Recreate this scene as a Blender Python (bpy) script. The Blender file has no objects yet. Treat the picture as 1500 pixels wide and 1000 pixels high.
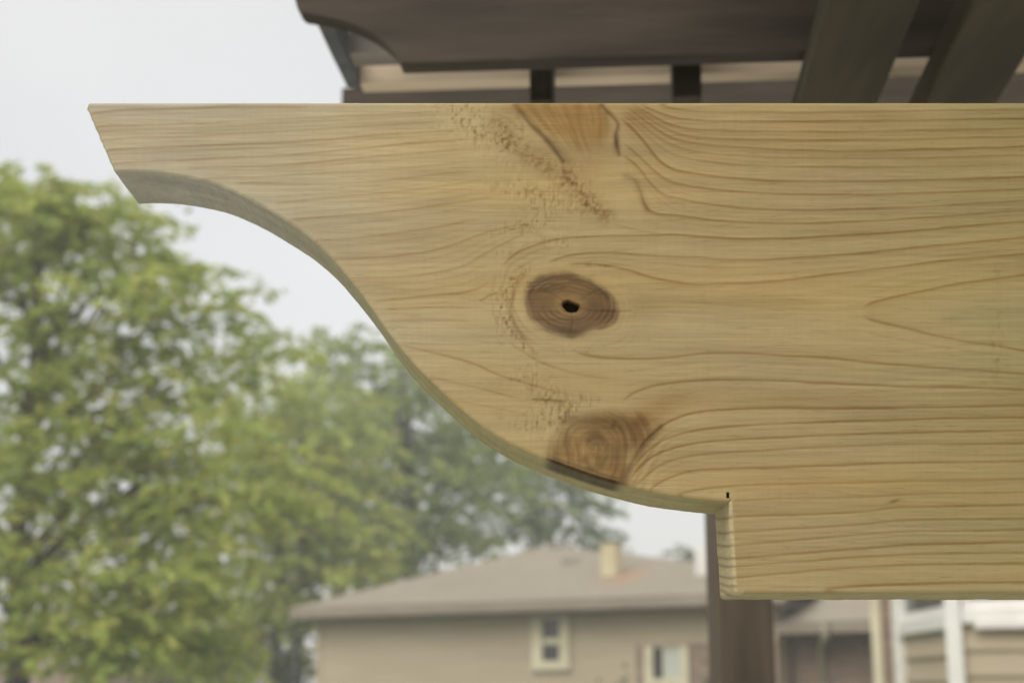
import bpy, bmesh, math, random
import numpy as np
from mathutils import Vector, Matrix

# ------------------------------------------------------------------ camera, sky, sun, exposure
scene = bpy.context.scene
COL = scene.collection
FPX = 2234.0                       # focal length in pixels of a 1500 px wide frame
PITCH = math.atan(518.0 / FPX)
CAM = Vector((0.0, 0.0, 2.0))
BOARD_Y = 0.846                    # distance of the board's front face
cam_data = bpy.data.cameras.new('camera')
cam = bpy.data.objects.new('camera', cam_data)
COL.objects.link(cam)
cam.location = CAM
cam.rotation_euler = (math.pi / 2 + PITCH, 0, 0)
cam_data.sensor_width = 36.0
cam_data.lens = FPX / 1500.0 * 36.0
cam_data.clip_start = 0.02
cam_data.clip_end = 3000.0
cam_data.dof.use_dof = True
cam_data.dof.focus_distance = 0.868
cam_data.dof.aperture_fstop = 9.0
scene.camera = cam

SUN_DIR = Vector((-0.42, -0.62, 0.66)).normalized()   # towards the veiled sun: behind the camera, to the left
world = bpy.data.worlds.new('World')
scene.world = world
world.use_nodes = True
wn = world.node_tree
for n in list(wn.nodes):
    wn.nodes.remove(n)
def wnode(t, **k):
    n = wn.nodes.new(t)
    for a, b in k.items():
        setattr(n, a, b)
    return n
w_out = wnode('ShaderNodeOutputWorld')
w_add = wnode('ShaderNodeAddShader')
w_bg1 = wnode('ShaderNodeBackground'); w_bg1.inputs['Strength'].default_value = 0.05
w_bg2 = wnode('ShaderNodeBackground'); w_bg2.inputs['Strength'].default_value = 1.0
w_sky = wnode('ShaderNodeTexSky', sky_type='NISHITA')
w_sky.sun_disc = False
w_sky.sun_elevation = math.asin(SUN_DIR.z)
w_sky.sun_rotation = math.atan2(SUN_DIR.x, SUN_DIR.y)
w_sky.air_density = 1.0; w_sky.dust_density = 4.0
wn.links.new(w_sky.outputs[0], w_bg1.inputs['Color'])
# thick cloud cover: brighter towards the zenith, faint mottling
w_tc = wnode('ShaderNodeTexCoord')
w_sep = wnode('ShaderNodeSeparateXYZ')
wn.links.new(w_tc.outputs['Generated'], w_sep.inputs[0])
w_map = wnode('ShaderNodeMapRange'); w_map.inputs['From Min'].default_value = 0.0; w_map.inputs['From Max'].default_value = 1.0
w_map.inputs['To Min'].default_value = 0.725; w_map.inputs['To Max'].default_value = 2.4
w_sq = wnode('ShaderNodeMath', operation='POWER'); w_sq.inputs[1].default_value = 4.0
wn.links.new(w_sep.outputs['Z'], w_sq.inputs[0])
wn.links.new(w_sq.outputs[0], w_map.inputs['Value'])
w_noi = wnode('ShaderNodeTexNoise'); w_noi.inputs['Scale'].default_value = 3.2; w_noi.inputs['Detail'].default_value = 3.0
w_noi.inputs['Roughness'].default_value = 0.45
wn.links.new(w_tc.outputs['Generated'], w_noi.inputs['Vector'])
w_nm = wnode('ShaderNodeMapRange'); w_nm.inputs['From Min'].default_value = 0.3; w_nm.inputs['From Max'].default_value = 0.7
w_nm.inputs['To Min'].default_value = 1.07; w_nm.inputs['To Max'].default_value = 0.92
wn.links.new(w_noi.outputs[0], w_nm.inputs['Value'])
w_mul = wnode('ShaderNodeMath', operation='MULTIPLY')
wn.links.new(w_map.outputs[0], w_mul.inputs[0]); wn.links.new(w_nm.outputs[0], w_mul.inputs[1])
w_tint = wnode('ShaderNodeVectorMath', operation='SCALE'); w_tint.inputs[0].default_value = (1.0, 0.965, 0.905)
wn.links.new(w_mul.outputs[0], w_tint.inputs['Scale'])
wn.links.new(w_tint.outputs[0], w_bg2.inputs['Color'])
wn.links.new(w_bg1.outputs[0], w_add.inputs[0]); wn.links.new(w_bg2.outputs[0], w_add.inputs[1])
wn.links.new(w_add.outputs[0], w_out.inputs['Surface'])

sun_d = bpy.data.lights.new('sun', 'SUN')
sun = bpy.data.objects.new('sun', sun_d); COL.objects.link(sun)
sun_d.energy = 1.5
sun_d.angle = math.radians(50)
sun_d.color = (1.0, 0.965, 0.90)
sun.rotation_euler = SUN_DIR.to_track_quat('Z', 'Y').to_euler()
sun.location = (-6, -8, 12)

scene.view_settings.view_transform = 'Standard'
scene.view_settings.look = 'None'
scene.view_settings.exposure = 0.0
scene.view_settings.gamma = 1.0
scene.view_settings.use_curve_mapping = False
scene.cycles.use_denoising = True
scene.cycles.max_bounces = 7
scene.cycles.transparent_max_bounces = 6

random.seed(7)
RNG = np.random.default_rng(11)

# ------------------------------------------------------------------ measuring helpers
CP, SP = math.cos(PITCH), math.sin(PITCH)
def ray(px, py):
    """direction of the sight line measured at (px, py) of the 1500 x 1000 photograph"""
    a, b = px - 750.0, 500.0 - py
    return Vector((a, FPX * CP - b * SP, FPX * SP + b * CP))
def at(px, py, Y):
    d = ray(px, py); return CAM + d * (Y / d.y)
def at_z(px, py, z):
    d = ray(px, py); return CAM + d * ((z - CAM.z) / d.z)
def at_plane(px, py, p0, n):
    d = ray(px, py); return CAM + d * ((p0 - CAM).dot(n) / d.dot(n))

# ------------------------------------------------------------------ object helpers
def tag(o, label=None, cat=None, group=None, kind=None):
    if label: o['label'] = label
    if cat: o['category'] = cat
    if group: o['group'] = group
    if kind: o['kind'] = kind
    return o
def empty(name, loc):
    o = bpy.data.objects.new(name, None); COL.objects.link(o); o.location = loc
    o.empty_display_size = 0.2
    return o
def link(name, me, mat, parent=None):
    o = bpy.data.objects.new(name, me); COL.objects.link(o)
    if mat is not None and not me.materials: me.materials.append(mat)
    if parent is not None:
        o.parent = parent
        M = Matrix.Translation(parent.location) if parent.type == 'EMPTY' else Matrix()   # part meshes sit in world space
        o.matrix_parent_inverse = M.inverted()
    return o
class MB:
    """collects convex blocks / tubes / polygons of one object in world space"""
    def __init__(self): self.v = []; self.f = []
    def block(self, p):          # 8 points: bottom ring of 4, top ring of 4
        n = len(self.v); self.v += [tuple(q) for q in p]
        for a in ((3, 2, 1, 0), (4, 5, 6, 7), (0, 1, 5, 4), (1, 2, 6, 5), (2, 3, 7, 6), (3, 0, 4, 7)):
            self.f.append(tuple(n + k for k in a))
        return self
    def box(self, F, u0, u1, v0, v1, w0, w1):
        return self.block([F(u0, v0, w0), F(u1, v0, w0), F(u1, v1, w0), F(u0, v1, w0),
                           F(u0, v0, w1), F(u1, v0, w1), F(u1, v1, w1), F(u0, v1, w1)])
    def poly(self, pts):
        n = len(self.v); self.v += [tuple(q) for q in pts]; self.f.append(tuple(range(n, n + len(pts)))); return self
    def tube(self, pts, rad, seg=8):
        n0 = len(self.v); pts = [Vector(p) for p in pts]
        for i, p in enumerate(pts):
            d = (pts[min(i + 1, len(pts) - 1)] - pts[max(i - 1, 0)]).normalized()
            a = d.orthogonal().normalized() if abs(d.z) > 0.9 else d.cross(Vector((0, 0, 1))).normalized()
            b = d.cross(a)
            for k in range(seg):
                t = 2 * math.pi * k / seg
                self.v.append(tuple(p + (a * math.cos(t) + b * math.sin(t)) * rad[i]))
        for i in range(len(pts) - 1):
            for k in range(seg):
                a0 = n0 + i * seg + k; a1 = n0 + i * seg + (k + 1) % seg
                self.f.append((a0, a1, a1 + seg, a0 + seg))
        self.f.append(tuple(n0 + k for k in range(seg))[::-1])
        self.f.append(tuple(n0 + (len(pts) - 1) * seg + k for k in range(seg)))
        return self
    def build(self, name, mat, parent=None, bevel=0.0, smooth=False):
        me = bpy.data.meshes.new(name); me.from_pydata(self.v, [], self.f); me.update()
        bm = bmesh.new(); bm.from_mesh(me)
        bmesh.ops.recalc_face_normals(bm, faces=bm.faces)
        if bevel: bmesh.ops.bevel(bm, geom=list(bm.edges), offset=bevel, segments=2, profile=0.5, affect='EDGES')
        bm.to_mesh(me); bm.free()
        if smooth: me.shade_smooth()
        return link(name, me, mat, parent)
def frame(o, ang):
    """local frame: u to the right, v away, w up; ang turns the right end away from the camera"""
    c, s = math.cos(ang), math.sin(ang)
    def F(u, v, w): return Vector((o.x + u * c - v * s, o.y + u * s + v * c, o.z + w))
    F.u = Vector((c, s, 0)); F.v = Vector((-s, c, 0)); F.o = o
    def inv(p): d = p - o; return (d.dot(F.u), d.dot(F.v), d.z)
    F.inv = inv
    return F

# ------------------------------------------------------------------ materials
MATS = {}
def nt_mat(name):
    m = bpy.data.materials.new(name); m.use_nodes = True
    nt = m.node_tree; b = nt.nodes['Principled BSDF']; MATS[name] = m
    return m, nt, b
def ramp_mat(name, c0, c1, scale=(4, 4, 4), rough=0.75, detail=4.0, bump=0.0, spec=0.3, lo=0.35, hi=0.65):
    """two-tone weathered surface: stretched noise drives colour and fine relief"""
    m, nt, b = nt_mat(name)
    tc = nt.nodes.new('ShaderNodeTexCoord'); mp = nt.nodes.new('ShaderNodeMapping')
    mp.inputs['Scale'].default_value = scale
    nz = nt.nodes.new('ShaderNodeTexNoise'); nz.inputs['Scale'].default_value = 1.0; nz.inputs['Detail'].default_value = detail
    cr = nt.nodes.new('ShaderNodeValToRGB')
    cr.color_ramp.elements[0].position = lo; cr.color_ramp.elements[1].position = hi
    cr.color_ramp.elements[0].color = (*c0, 1); cr.color_ramp.elements[1].color = (*c1, 1)
    L = nt.links.new
    L(tc.outputs['Object'], mp.inputs[0]); L(mp.outputs[0], nz.inputs['Vector']); L(nz.outputs[0], cr.inputs[0]); L(cr.outputs[0], b.inputs['Base Color'])
    b.inputs['Roughness'].default_value = rough; b.inputs['Specular IOR Level'].default_value = spec
    if bump:
        bp = nt.nodes.new('ShaderNodeBump'); bp.inputs['Strength'].default_value = bump; bp.inputs['Distance'].default_value = 0.01
        L(nz.outputs[0], bp.inputs['Height']); L(bp.outputs[0], b.inputs['Normal'])
    return m
ramp_mat('stained_timber', (0.027, 0.0205, 0.014), (0.060, 0.047, 0.032), (3, 30, 30), 0.7, bump=0.2)
ramp_mat('lit_grey_timber', (0.17, 0.155, 0.13), (0.25, 0.23, 0.20), (3, 30, 40), 0.7, bump=0.2)  # lit copy of the timber: light from above put into the colour
ramp_mat('sky_tint_timber', (0.075, 0.082, 0.085), (0.11, 0.118, 0.12), (3, 30, 40), 0.7)  # bluish sky reflection on the end boards put into the colour
ramp_mat('olive_timber', (0.032, 0.0245, 0.013), (0.062, 0.049, 0.027), (30, 3, 30), 0.7, bump=0.2)
ramp_mat('lit_pale_timber', (0.50, 0.41, 0.30), (0.66, 0.55, 0.41), (3, 30, 40), 0.7, bump=0.2)  # lit slat: light falling between the slats put into the colour
ramp_mat('post_timber', (0.060, 0.046, 0.031), (0.125, 0.100, 0.070), (26, 26, 1.6), 0.7, bump=0.25)
ramp_mat('shade_board', (0.06, 0.05, 0.035), (0.11, 0.09, 0.06), (3, 20, 3), 0.8)
ramp_mat('siding_tan', (0.47, 0.395, 0.275), (0.52, 0.44, 0.31), (0.7, 0.7, 6), 0.6)
ramp_mat('siding_beige', (0.36, 0.30, 0.205), (0.43, 0.36, 0.25), (0.7, 0.7, 6), 0.6)
ramp_mat('cream_trim', (0.60, 0.55, 0.39), (0.70, 0.65, 0.47), (3, 3, 3), 0.5)
ramp_mat('white_vinyl', (0.66, 0.65, 0.61), (0.76, 0.75, 0.71), (3, 3, 3), 0.4)
ramp_mat('gutter_metal', (0.27, 0.225, 0.175), (0.32, 0.27, 0.21), (1.5, 1.5, 5), 0.45)
ramp_mat('soffit', (0.27, 0.24, 0.19), (0.32, 0.29, 0.23), (2, 2, 2), 0.7)
ramp_mat('yellow_stucco', (0.50, 0.44, 0.26), (0.62, 0.56, 0.38), (3, 3, 1.2), 0.8)
ramp_mat('cap_metal', (0.10, 0.09, 0.08), (0.16, 0.14, 0.12), (8, 8, 8), 0.5)
ramp_mat('vent_metal', (0.30, 0.27, 0.23), (0.38, 0.34, 0.29), (8, 8, 8), 0.5)
ramp_mat('curtain', (0.44, 0.48, 0.43), (0.58, 0.61, 0.55), (14, 14, 0.5), 0.8)
ramp_mat('bark', (0.035, 0.030, 0.026), (0.085, 0.072, 0.060), (14, 14, 3), 0.9, bump=0.4)
ramp_mat('fence_wood', (0.30, 0.22, 0.16), (0.42, 0.32, 0.24), (6, 6, 1), 0.8)
ramp_mat('concrete', (0.46, 0.44, 0.40), (0.56, 0.54, 0.50), (2, 2, 2), 0.85, bump=.1)
ramp_mat('lawn', (0.030, 0.055, 0.014), (0.075, 0.115, 0.032), (3, 3, 3), 0.9)
def glass_mat():
    m, nt, b = nt_mat('window_glass')
    b.inputs['Base Color'].default_value = (0.030, 0.036, 0.034, 1); b.inputs['Roughness'].default_value = 0.06
    b.inputs['Specular IOR Level'].default_value = 0.6
glass_mat()
def brick_mat():
    m, nt, b = nt_mat('brick')
    tc = nt.nodes.new('ShaderNodeTexCoord'); mp = nt.nodes.new('ShaderNodeMapping')
    mp.inputs['Rotation'].default_value = (math.radians(90), 0, 0)
    br = nt.nodes.new('ShaderNodeTexBrick')
    br.inputs['Color1'].default_value = (0.20, 0.125, 0.09, 1); br.inputs['Color2'].default_value = (0.33, 0.23, 0.155, 1)
    br.inputs['Mortar'].default_value = (0.40, 0.36, 0.30, 1)
    br.inputs['Scale'].default_value = 1.0; br.inputs['Mortar Size'].default_value = 0.008
    br.inputs['Brick Width'].default_value = 0.21; br.inputs['Row Height'].default_value = 0.075
    L = nt.links.new
    L(tc.outputs['Object'], mp.inputs[0]); L(mp.outputs[0], br.inputs['Vector']); L(br.outputs['Color'], b.inputs['Base Color'])
    bp = nt.nodes.new('ShaderNodeBump'); bp.inputs['Distance'].default_value = 0.01; bp.invert = True
    L(br.outputs['Fac'], bp.inputs['Height']); L(bp.outputs[0], b.inputs['Normal'])
    b.inputs['Roughness'].default_value = 0.85
brick_mat()
def shingle_mat():
    m, nt, b = nt_mat('shingles')
    tc = nt.nodes.new('ShaderNodeTexCoord')
    n1 = nt.nodes.new('ShaderNodeTexNoise'); n1.inputs['Scale'].default_value = 9.0; n1.inputs['Detail'].default_value = 6
    n2 = nt.nodes.new('ShaderNodeTexNoise'); n2.inputs['Scale'].default_value = 0.5
    cr = nt.nodes.new('ShaderNodeValToRGB')
    cr.color_ramp.elements[0].position = 0.3; cr.color_ramp.elements[0].color = (0.215, 0.188, 0.138, 1)
    cr.color_ramp.elements[1].position = 0.7; cr.color_ramp.elements[1].color = (0.295, 0.262, 0.195, 1)
    mx = nt.nodes.new('ShaderNodeMixRGB'); mx.blend_type = 'MULTIPLY'; mx.inputs[0].default_value = 0.25
    L = nt.links.new
    L(tc.outputs['Object'], n1.inputs['Vector']); L(tc.outputs['Object'], n2.inputs['Vector'])
    L(n1.outputs[0], cr.inputs[0]); L(cr.outputs[0], mx.inputs[1]); L(n2.outputs[0], mx.inputs[2])
    # rust run below the flue
    at_ = nt.nodes.new('ShaderNodeAttribute'); at_.attribute_name = 'rust'
    m2 = nt.nodes.new('ShaderNodeMixRGB'); m2.inputs[2].default_value = (0.33, 0.16, 0.08, 1)
    L(at_.outputs['Fac'], m2.inputs[0]); L(mx.outputs[0], m2.inputs[1]); L(m2.outputs[0], b.inputs['Base Color'])
    b.inputs['Roughness'].default_value = 0.9
shingle_mat()
def leaf_mat():
    m, nt, b = nt_mat('leaves')
    a = nt.nodes.new('ShaderNodeAttribute'); a.attribute_name = 'leaf_col'
    tr = nt.nodes.new('ShaderNodeBsdfTranslucent'); mx = nt.nodes.new('ShaderNodeMixShader'); mx.inputs[0].default_value = 0.5
    L = nt.links.new
    L(a.outputs['Color'], b.inputs['Base Color']); L(a.outputs['Color'], tr.inputs['Color'])
    b.inputs['Roughness'].default_value = 0.55
    L(b.outputs[0], mx.inputs[1]); L(tr.outputs[0], mx.inputs[2]); L(mx.outputs[0], nt.nodes['Material Output'].inputs[0])
leaf_mat()
def pine_mat():
    m, nt, b = nt_mat('fresh_pine')
    L = nt.links.new
    a = nt.nodes.new('ShaderNodeAttribute'); a.attribute_name = 'wood_col'
    tc = nt.nodes.new('ShaderNodeTexCoord'); mp = nt.nodes.new('ShaderNodeMapping'); mp.inputs['Scale'].default_value = (22, 60, 900)
    nz = nt.nodes.new('ShaderNodeTexNoise'); nz.inputs['Scale'].default_value = 1.0; nz.inputs['Detail'].default_value = 3.0
    mr = nt.nodes.new('ShaderNodeMapRange'); mr.inputs['From Min'].default_value = 0.25; mr.inputs['From Max'].default_value = 0.75
    mr.inputs['To Min'].default_value = 0.91; mr.inputs['To Max'].default_value = 1.09
    vm = nt.nodes.new('ShaderNodeVectorMath'); vm.operation = 'SCALE'
    L(tc.outputs['Object'], mp.inputs[0]); L(mp.outputs[0], nz.inputs['Vector']); L(nz.outputs[0], mr.inputs['Value'])
    mp2 = nt.nodes.new('ShaderNodeMapping'); mp2.inputs['Scale'].default_value = (95, 300, 1500)
    n2 = nt.nodes.new('ShaderNodeTexNoise'); n2.inputs['Scale'].default_value = 1.0; n2.inputs['Detail'].default_value = 2.0
    m2 = nt.nodes.new('ShaderNodeMapRange'); m2.inputs['From Min'].default_value = 0.60; m2.inputs['From Max'].default_value = 0.78
    m2.inputs['To Min'].default_value = 1.0; m2.inputs['To Max'].default_value = 0.74
    mm = nt.nodes.new('ShaderNodeMath'); mm.operation = 'MULTIPLY'
    L(tc.outputs['Object'], mp2.inputs[0]); L(mp2.outputs[0], n2.inputs['Vector']); L(n2.outputs[0], m2.inputs['Value'])
    L(mr.outputs[0], mm.inputs[0]); L(m2.outputs[0], mm.inputs[1])
    L(a.outputs['Color'], vm.inputs[0]); L(mm.outputs[0], vm.inputs['Scale']); L(vm.outputs[0], b.inputs['Base Color'])
    bp = nt.nodes.new('ShaderNodeBump'); bp.inputs['Strength'].default_value = 0.12; bp.inputs['Distance'].default_value = 0.0006
    L(nz.outputs[0], bp.inputs['Height']); L(bp.outputs[0], b.inputs['Normal'])
    b.inputs['Roughness'].default_value = 0.62; b.inputs['Specular IOR Level'].default_value = 0.12
pine_mat()

# ------------------------------------------------------------------ ground
m = MB().poly([(-130, -130, 0), (130, -130, 0), (130, 130, 0), (-130, 130, 0)])
tag(m.build('lawn', MATS['lawn']), kind='structure')
MB().block([(-4.2, -7, -.05), (7, -7, -.05), (7, 6.5, -.05), (-4.2, 6.5, -.05), (-4.2, -7, .08), (7, -7, .08), (7, 6.5, .08), (-4.2, 6.5, .08)]).build('bounce_patio', MATS['concrete'], bevel=.01)  # unseen slab added for its pale bounce onto the undersides
tag(bpy.data.objects['bounce_patio'], kind='structure')

# ================================================================== the pine board with the ogee-cut end
def smooth_line(pts, it=3):
    p = np.array(pts, float)
    for _ in range(it):
        q = np.empty((2 * len(p), 2)); q[0] = p[0]; q[-1] = p[-1]
        q[1:-1:2] = 0.75 * p[:-1] + 0.25 * p[1:]; q[2::2] = 0.25 * p[:-1] + 0.75 * p[1:]
        p = q
    return p
# everything on the face is laid out in a flat face chart: x 115..1525, y 145..885
X0, X1, Y0, Y1 = 110, 1530, 140, 890
GW, GH = X1 - X0 + 1, Y1 - Y0 + 1
GX, GY = np.meshgrid(np.arange(X0, X1 + 1, dtype=float), np.arange(Y0, Y1 + 1, dtype=float))
def vnoise(x, y, sx, sy, seed):
    r = np.random.default_rng(seed).random((256, 256))
    fx, fy = x / sx, y / sy
    ix, iy = np.floor(fx).astype(int), np.floor(fy).astype(int)
    tx, ty = fx - ix, fy - iy
    tx = tx * tx * (3 - 2 * tx); ty = ty * ty * (3 - 2 * ty)
    a = r[iy % 256, ix % 256]; b = r[iy % 256, (ix + 1) % 256]
    c = r[(iy + 1) % 256, ix % 256]; d = r[(iy + 1) % 256, (ix + 1) % 256]
    return (a * (1 - tx) + b * tx) * (1 - ty) + (c * (1 - tx) + d * tx) * ty
def fbm(x, y, sx, sy, seed, o=3):
    s, t, a = 0.0, 0.0, 1.0
    for k in range(o):
        s = s + a * vnoise(x, y, sx / 2 ** k, sy / 2 ** k, seed + 31 * k); t += a; a *= 0.5
    return s / t
def sstep(a, b, x):
    t = np.clip((x - a) / (b - a), 0, 1); return t * t * (3 - 2 * t)
def seg_dist(poly, closed=True):
    P = np.array(poly, float); n = len(P); best = np.full(GX.shape, 1e9)
    for i in range(n if closed else n - 1):
        a, b = P[i], P[(i + 1) % n]; d = b - a; L2 = max(d @ d, 1e-9)
        t = np.clip(((GX - a[0]) * d[0] + (GY - a[1]) * d[1]) / L2, 0, 1)
        best = np.minimum(best, np.hypot(GX - a[0] - t * d[0], GY - a[1] - t * d[1]))
    return best
def sdf(poly):
    P = np.array(poly, float); ins = np.zeros(GX.shape, bool); n = len(P)
    for i in range(n):
        (xa, ya), (xb, yb) = P[i], P[(i + 1) % n]
        if ya == yb: continue
        c = ((GY >= min(ya, yb)) & (GY < max(ya, yb))) & (GX < xa + (GY - ya) * (xb - xa) / (yb - ya))
        ins ^= c
    d = seg_dist(poly); return np.where(ins, -d, d)
def blob(cx, cy, rx, ry, ang=0.0):
    c, s = math.cos(ang), math.sin(ang); x, y = GX - cx, GY - cy
    return np.exp(-(((x * c + y * s) / rx) ** 2 + ((-x * s + y * c) / ry) ** 2))
# growth-ring lines as traced on the board: (points), strength, side on which the late wood fades
RINGS_RIGHT_END = 33
RINGS = [
 ([(960,152),(978,157),(996,161),(1040,164),(1100,164),(1200,164.5),(1300,163),(1400,161.5),(1530,160)], .8, 1),
 ([(936,153),(955,161),(978,170),(1008,176),(1060,178),(1120,178),(1200,178),(1300,176.6),(1400,175),(1530,173)], 1., 1),
 ([(925,153),(950,166),(978,182),(1008,189),(1060,192),(1200,193.6),(1300,192),(1400,190),(1530,187)], .9, 1),
 ([(918,154),(936,164),(966,184),(994,197),(1030,202.4),(1100,205),(1200,205.6),(1300,205),(1400,202.4),(1530,199)], .8, 1),
 ([(912,155),(930,165),(960,188),(984,203),(1020,211),(1080,216.4),(1200,221),(1260,221.6),(1320,219.6),(1400,217.6),(1530,214)], .95, 1),
 ([(908,158),(924,169),(956,195),(980,211),(1010,221),(1060,227),(1120,230),(1200,231.6),(1300,232),(1400,230),(1530,227)], .7, 1),
 ([(905,163),(920,173),(952,202),(976,221),(1000,232),(1040,237),(1080,242),(1200,244.4),(1300,245),(1400,243),(1530,240)], .7, 1),
 ([(906,172),(926,187),(948,212),(962,231),(974,242),(990,250),(1040,258),(1080,262),(1140,265),(1200,265.6),(1300,265),(1400,262),(1530,258)], 1.05, 1),
 ([(910,206),(924,218),(940,232),(960,252),(980,266),(1010,273),(1060,279),(1120,283.6),(1200,285),(1300,284.6),(1400,281),(1530,276)], .9, 1),
 ([(908,226),(918,231),(934,243),(954,270),(972,286),(996,291),(1028,298),(1070,303),(1120,307.6),(1200,308),(1260,306.4),(1340,303),(1400,300),(1530,292)], 1.0, 1),
 ([(934,268),(939,284),(944,300),(952,310),(966,314.4),(1000,316),(1040,322),(1090,326),(1160,327.4),(1200,327),(1300,322.4),(1360,318),(1440,312),(1530,306)], .9, 1),
 ([(733,392),(745,379),(762,367),(790,356),(819,349),(864,346),(920,344.5),(956,345),(980,343),(1012,345),(1060,349),(1120,350.4),(1200,347),(1300,341),(1400,332),(1530,322)], 1.0, 1),
 ([(896,327),(920,334),(945,339),(965,342),(985,344)], .45, 1),
 ([(800,386),(812,380),(834,373.6),(870,369.4),(912,370),(930,373),(980,375),(1030,378),(1080,380.4),(1120,381),(1160,378),(1200,376),(1300,367),(1400,357),(1530,345)], .95, 1),
 ([(828,388),(850,385),(878,387),(900,391),(924,396),(950,406),(980,411),(1020,417),(1060,415),(1120,413),(1160,409),(1200,403.5),(1250,398),(1300,392),(1350,385.6),(1400,380),(1530,369)], .95, 1),
 ([(1262,451),(1270,446),(1280,442),(1320,432),(1360,424),(1400,415),(1450,409),(1530,398)], 1.0, 1),
 ([(1262,462),(1272,468),(1308,477),(1340,484),(1370,492),(1420,501),(1460,507),(1530,518)], 1.0, -1),
 ([(838,515),(870,523),(900,525),(970,525),(1000,521),(1040,516),(1100,517),(1140,521),(1200,522.5),(1260,529),(1320,535),(1400,540),(1530,550)], 1.0, -1),
 ([(908,592),(918,582),(930,574),(960,564),(1000,558),(1040,556),(1100,556.4),(1160,558),(1200,561),(1300,565),(1350,567),(1400,567),(1530,572)], 1.0, -1),
 ([(928,668),(945,645),(960,631),(976,619),(996,610),(1020,603),(1060,600),(1120,597),(1200,598),(1300,598),(1380,596),(1530,593)], 1.25, -1),
 ([(922,690),(945,663),(970,645),(1000,634),(1040,627),(1100,622),(1200,618),(1300,615),(1400,612.6),(1530,611)], 1.1, -1),
 ([(920,706),(938,682),(960,665),(996,653),(1040,645),(1100,643),(1200,637.5),(1300,634.4),(1400,632),(1530,629)], 1.1, -1),
 ([(925,718),(945,697),(972,677),(1010,667),(1060,662),(1120,659),(1200,655.5),(1260,652),(1350,650),(1400,651),(1530,648)], .9, -1),
 ([(945,722),(962,709),(986,697),(1020,687.5),(1080,686),(1200,682),(1300,678),(1380,677),(1530,674)], .95, -1),
 ([(985,726),(1000,721),(1030,715),(1080,711),(1140,708.4),(1240,707),(1300,705),(1400,703.6),(1530,701)], .8, -1),
 ([(1066,734),(1120,730.6),(1180,730),(1240,728),(1300,725.6),(1340,723),(1530,720)], .7, -1),
 ([(1066,757),(1140,754),(1200,753),(1250,750.5),(1285,747),(1312,742),(1350,742.4),(1530,738.5)], .95, -1),
 ([(1066,779),(1160,774),(1240,769),(1296,763.6),(1320,761),(1370,761),(1530,758.5)], 1.0, -1),
 ([(1066,799),(1140,793),(1220,786),(1300,780),(1344,776.4),(1380,777.6),(1530,775)], .9, -1),
 ([(1066,818),(1160,811),(1240,805),(1300,800),(1340,797),(1400,795.6),(1530,793)], 1.05, -1),
 ([(1066,830),(1160,823),(1300,813),(1340,811),(1530,808)], .8, -1),
 ([(1066,847),(1160,838),(1240,831),(1300,828),(1340,827),(1460,825),(1530,826)], .9, -1),
 ([(1200,864),(1226,860),(1280,856.4),(1380,854),(1530,851.5)], 1.0, -1),
 # left arm
 ([(126,166),(180,161),(240,159.6),(300,157.6),(360,156),(420,157),(470,156)], .7, 1),
 ([(130,186),(200,183),(260,182),(320,179),(380,175.6),(420,173.6),(460,171.6),(520,169.6),(600,166.6),(655,161)], .55, 1),
 ([(130,205),(210,202),(280,199.6),(360,195),(420,192),(500,187),(560,183),(620,180),(664,175)], .55, 1),
 ([(130,222),(200,217),(280,214),(360,211),(420,208.6),(500,203),(560,197),(640,193),(690,186)], .7, 1),
 ([(140,241),(220,237),(280,234),(360,230),(420,227),(460,224),(540,216),(600,210),(660,206),(705,201)], .7, 1),
 ([(270,247),(310,245),(380,243.6),(420,241.5),(460,238),(520,232),(580,226),(640,222),(706,216)], .6, 1),
 ([(290,262),(400,258),(440,255),(500,252),(580,247),(640,242),(706,234)], .5, 1),
 ([(340,268),(400,268),(480,270),(540,266),(600,260),(650,254),(710,250)], .45, 1),
 ([(400,298),(436,294),(490,289),(560,283),(620,276),(660,270),(720,262)], .45, 1),
 ([(420,322),(440,320),(500,316),(560,312),(620,304),(698,292),(740,286)], .6, 1),
 ([(450,352),(500,350),(540,347),(600,338),(660,330),(712,317)], .6, 1),
 ([(480,379),(540,378),(580,375),(630,369),(670,356),(710,340),(750,330),(790,326)], .6, 1),
 ([(500,408),(580,406),(630,401),(680,390),(700,377),(730,360),(770,340),(800,334)], .6, 1),
 ([(540,443),(580,438),(640,432),(680,428),(706,420),(722,408),(732,396)], .75, 1),
 ([(560,452),(640,450),(690,451),(722,451)], .45, -1),
 ([(560,470),(620,468),(680,470),(715,476)], .3, -1),
 ([(580,503),(620,514),(660,522),(700,534),(730,550),(770,561),(820,576),(856,580)], .7, -1),
 ([(620,551),(670,561),(720,573),(740,579),(776,586)], .6, -1),
 ([(660,586),(710,594),(740,600),(770,607)], .4, -1),
 ([(770,516),(790,533),(840,546),(870,553),(922,556)], .5, -1),
]
# fainter rings between the traced ones
extra = []
for k in range(len(RINGS) - 1):
    (pa, sa, da), (pb, sb, db) = RINGS[k], RINGS[k + 1]
    if da != db or len(pa) < 6 or len(pb) < 6: continue
    x0, x1 = max(pa[0][0], pb[0][0]), min(pa[-1][0], pb[-1][0])
    if x1 - x0 < 160: continue
    xx = np.linspace(x0, x1, 14)
    ya = np.interp(xx, *np.array(pa).T); yb = np.interp(xx, *np.array(pb).T)
    gap = np.abs(yb - ya).mean()
    if gap > 60: continue
    for f in ((.5,) if gap < 17 else (.33, .68)):
        extra.append(([(x, a * (1 - f) + b * f) for x, a, b in zip(xx, ya, yb)], random.uniform(.14, .30), da))
RINGS += extra
mul = np.ones(GX.shape + (3,))
hgt = np.zeros(GX.shape)                       # relief in millimetres (towards the viewer)
LINE = np.array([0.62, 0.48, 0.32])
xs = GX[0]
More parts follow.
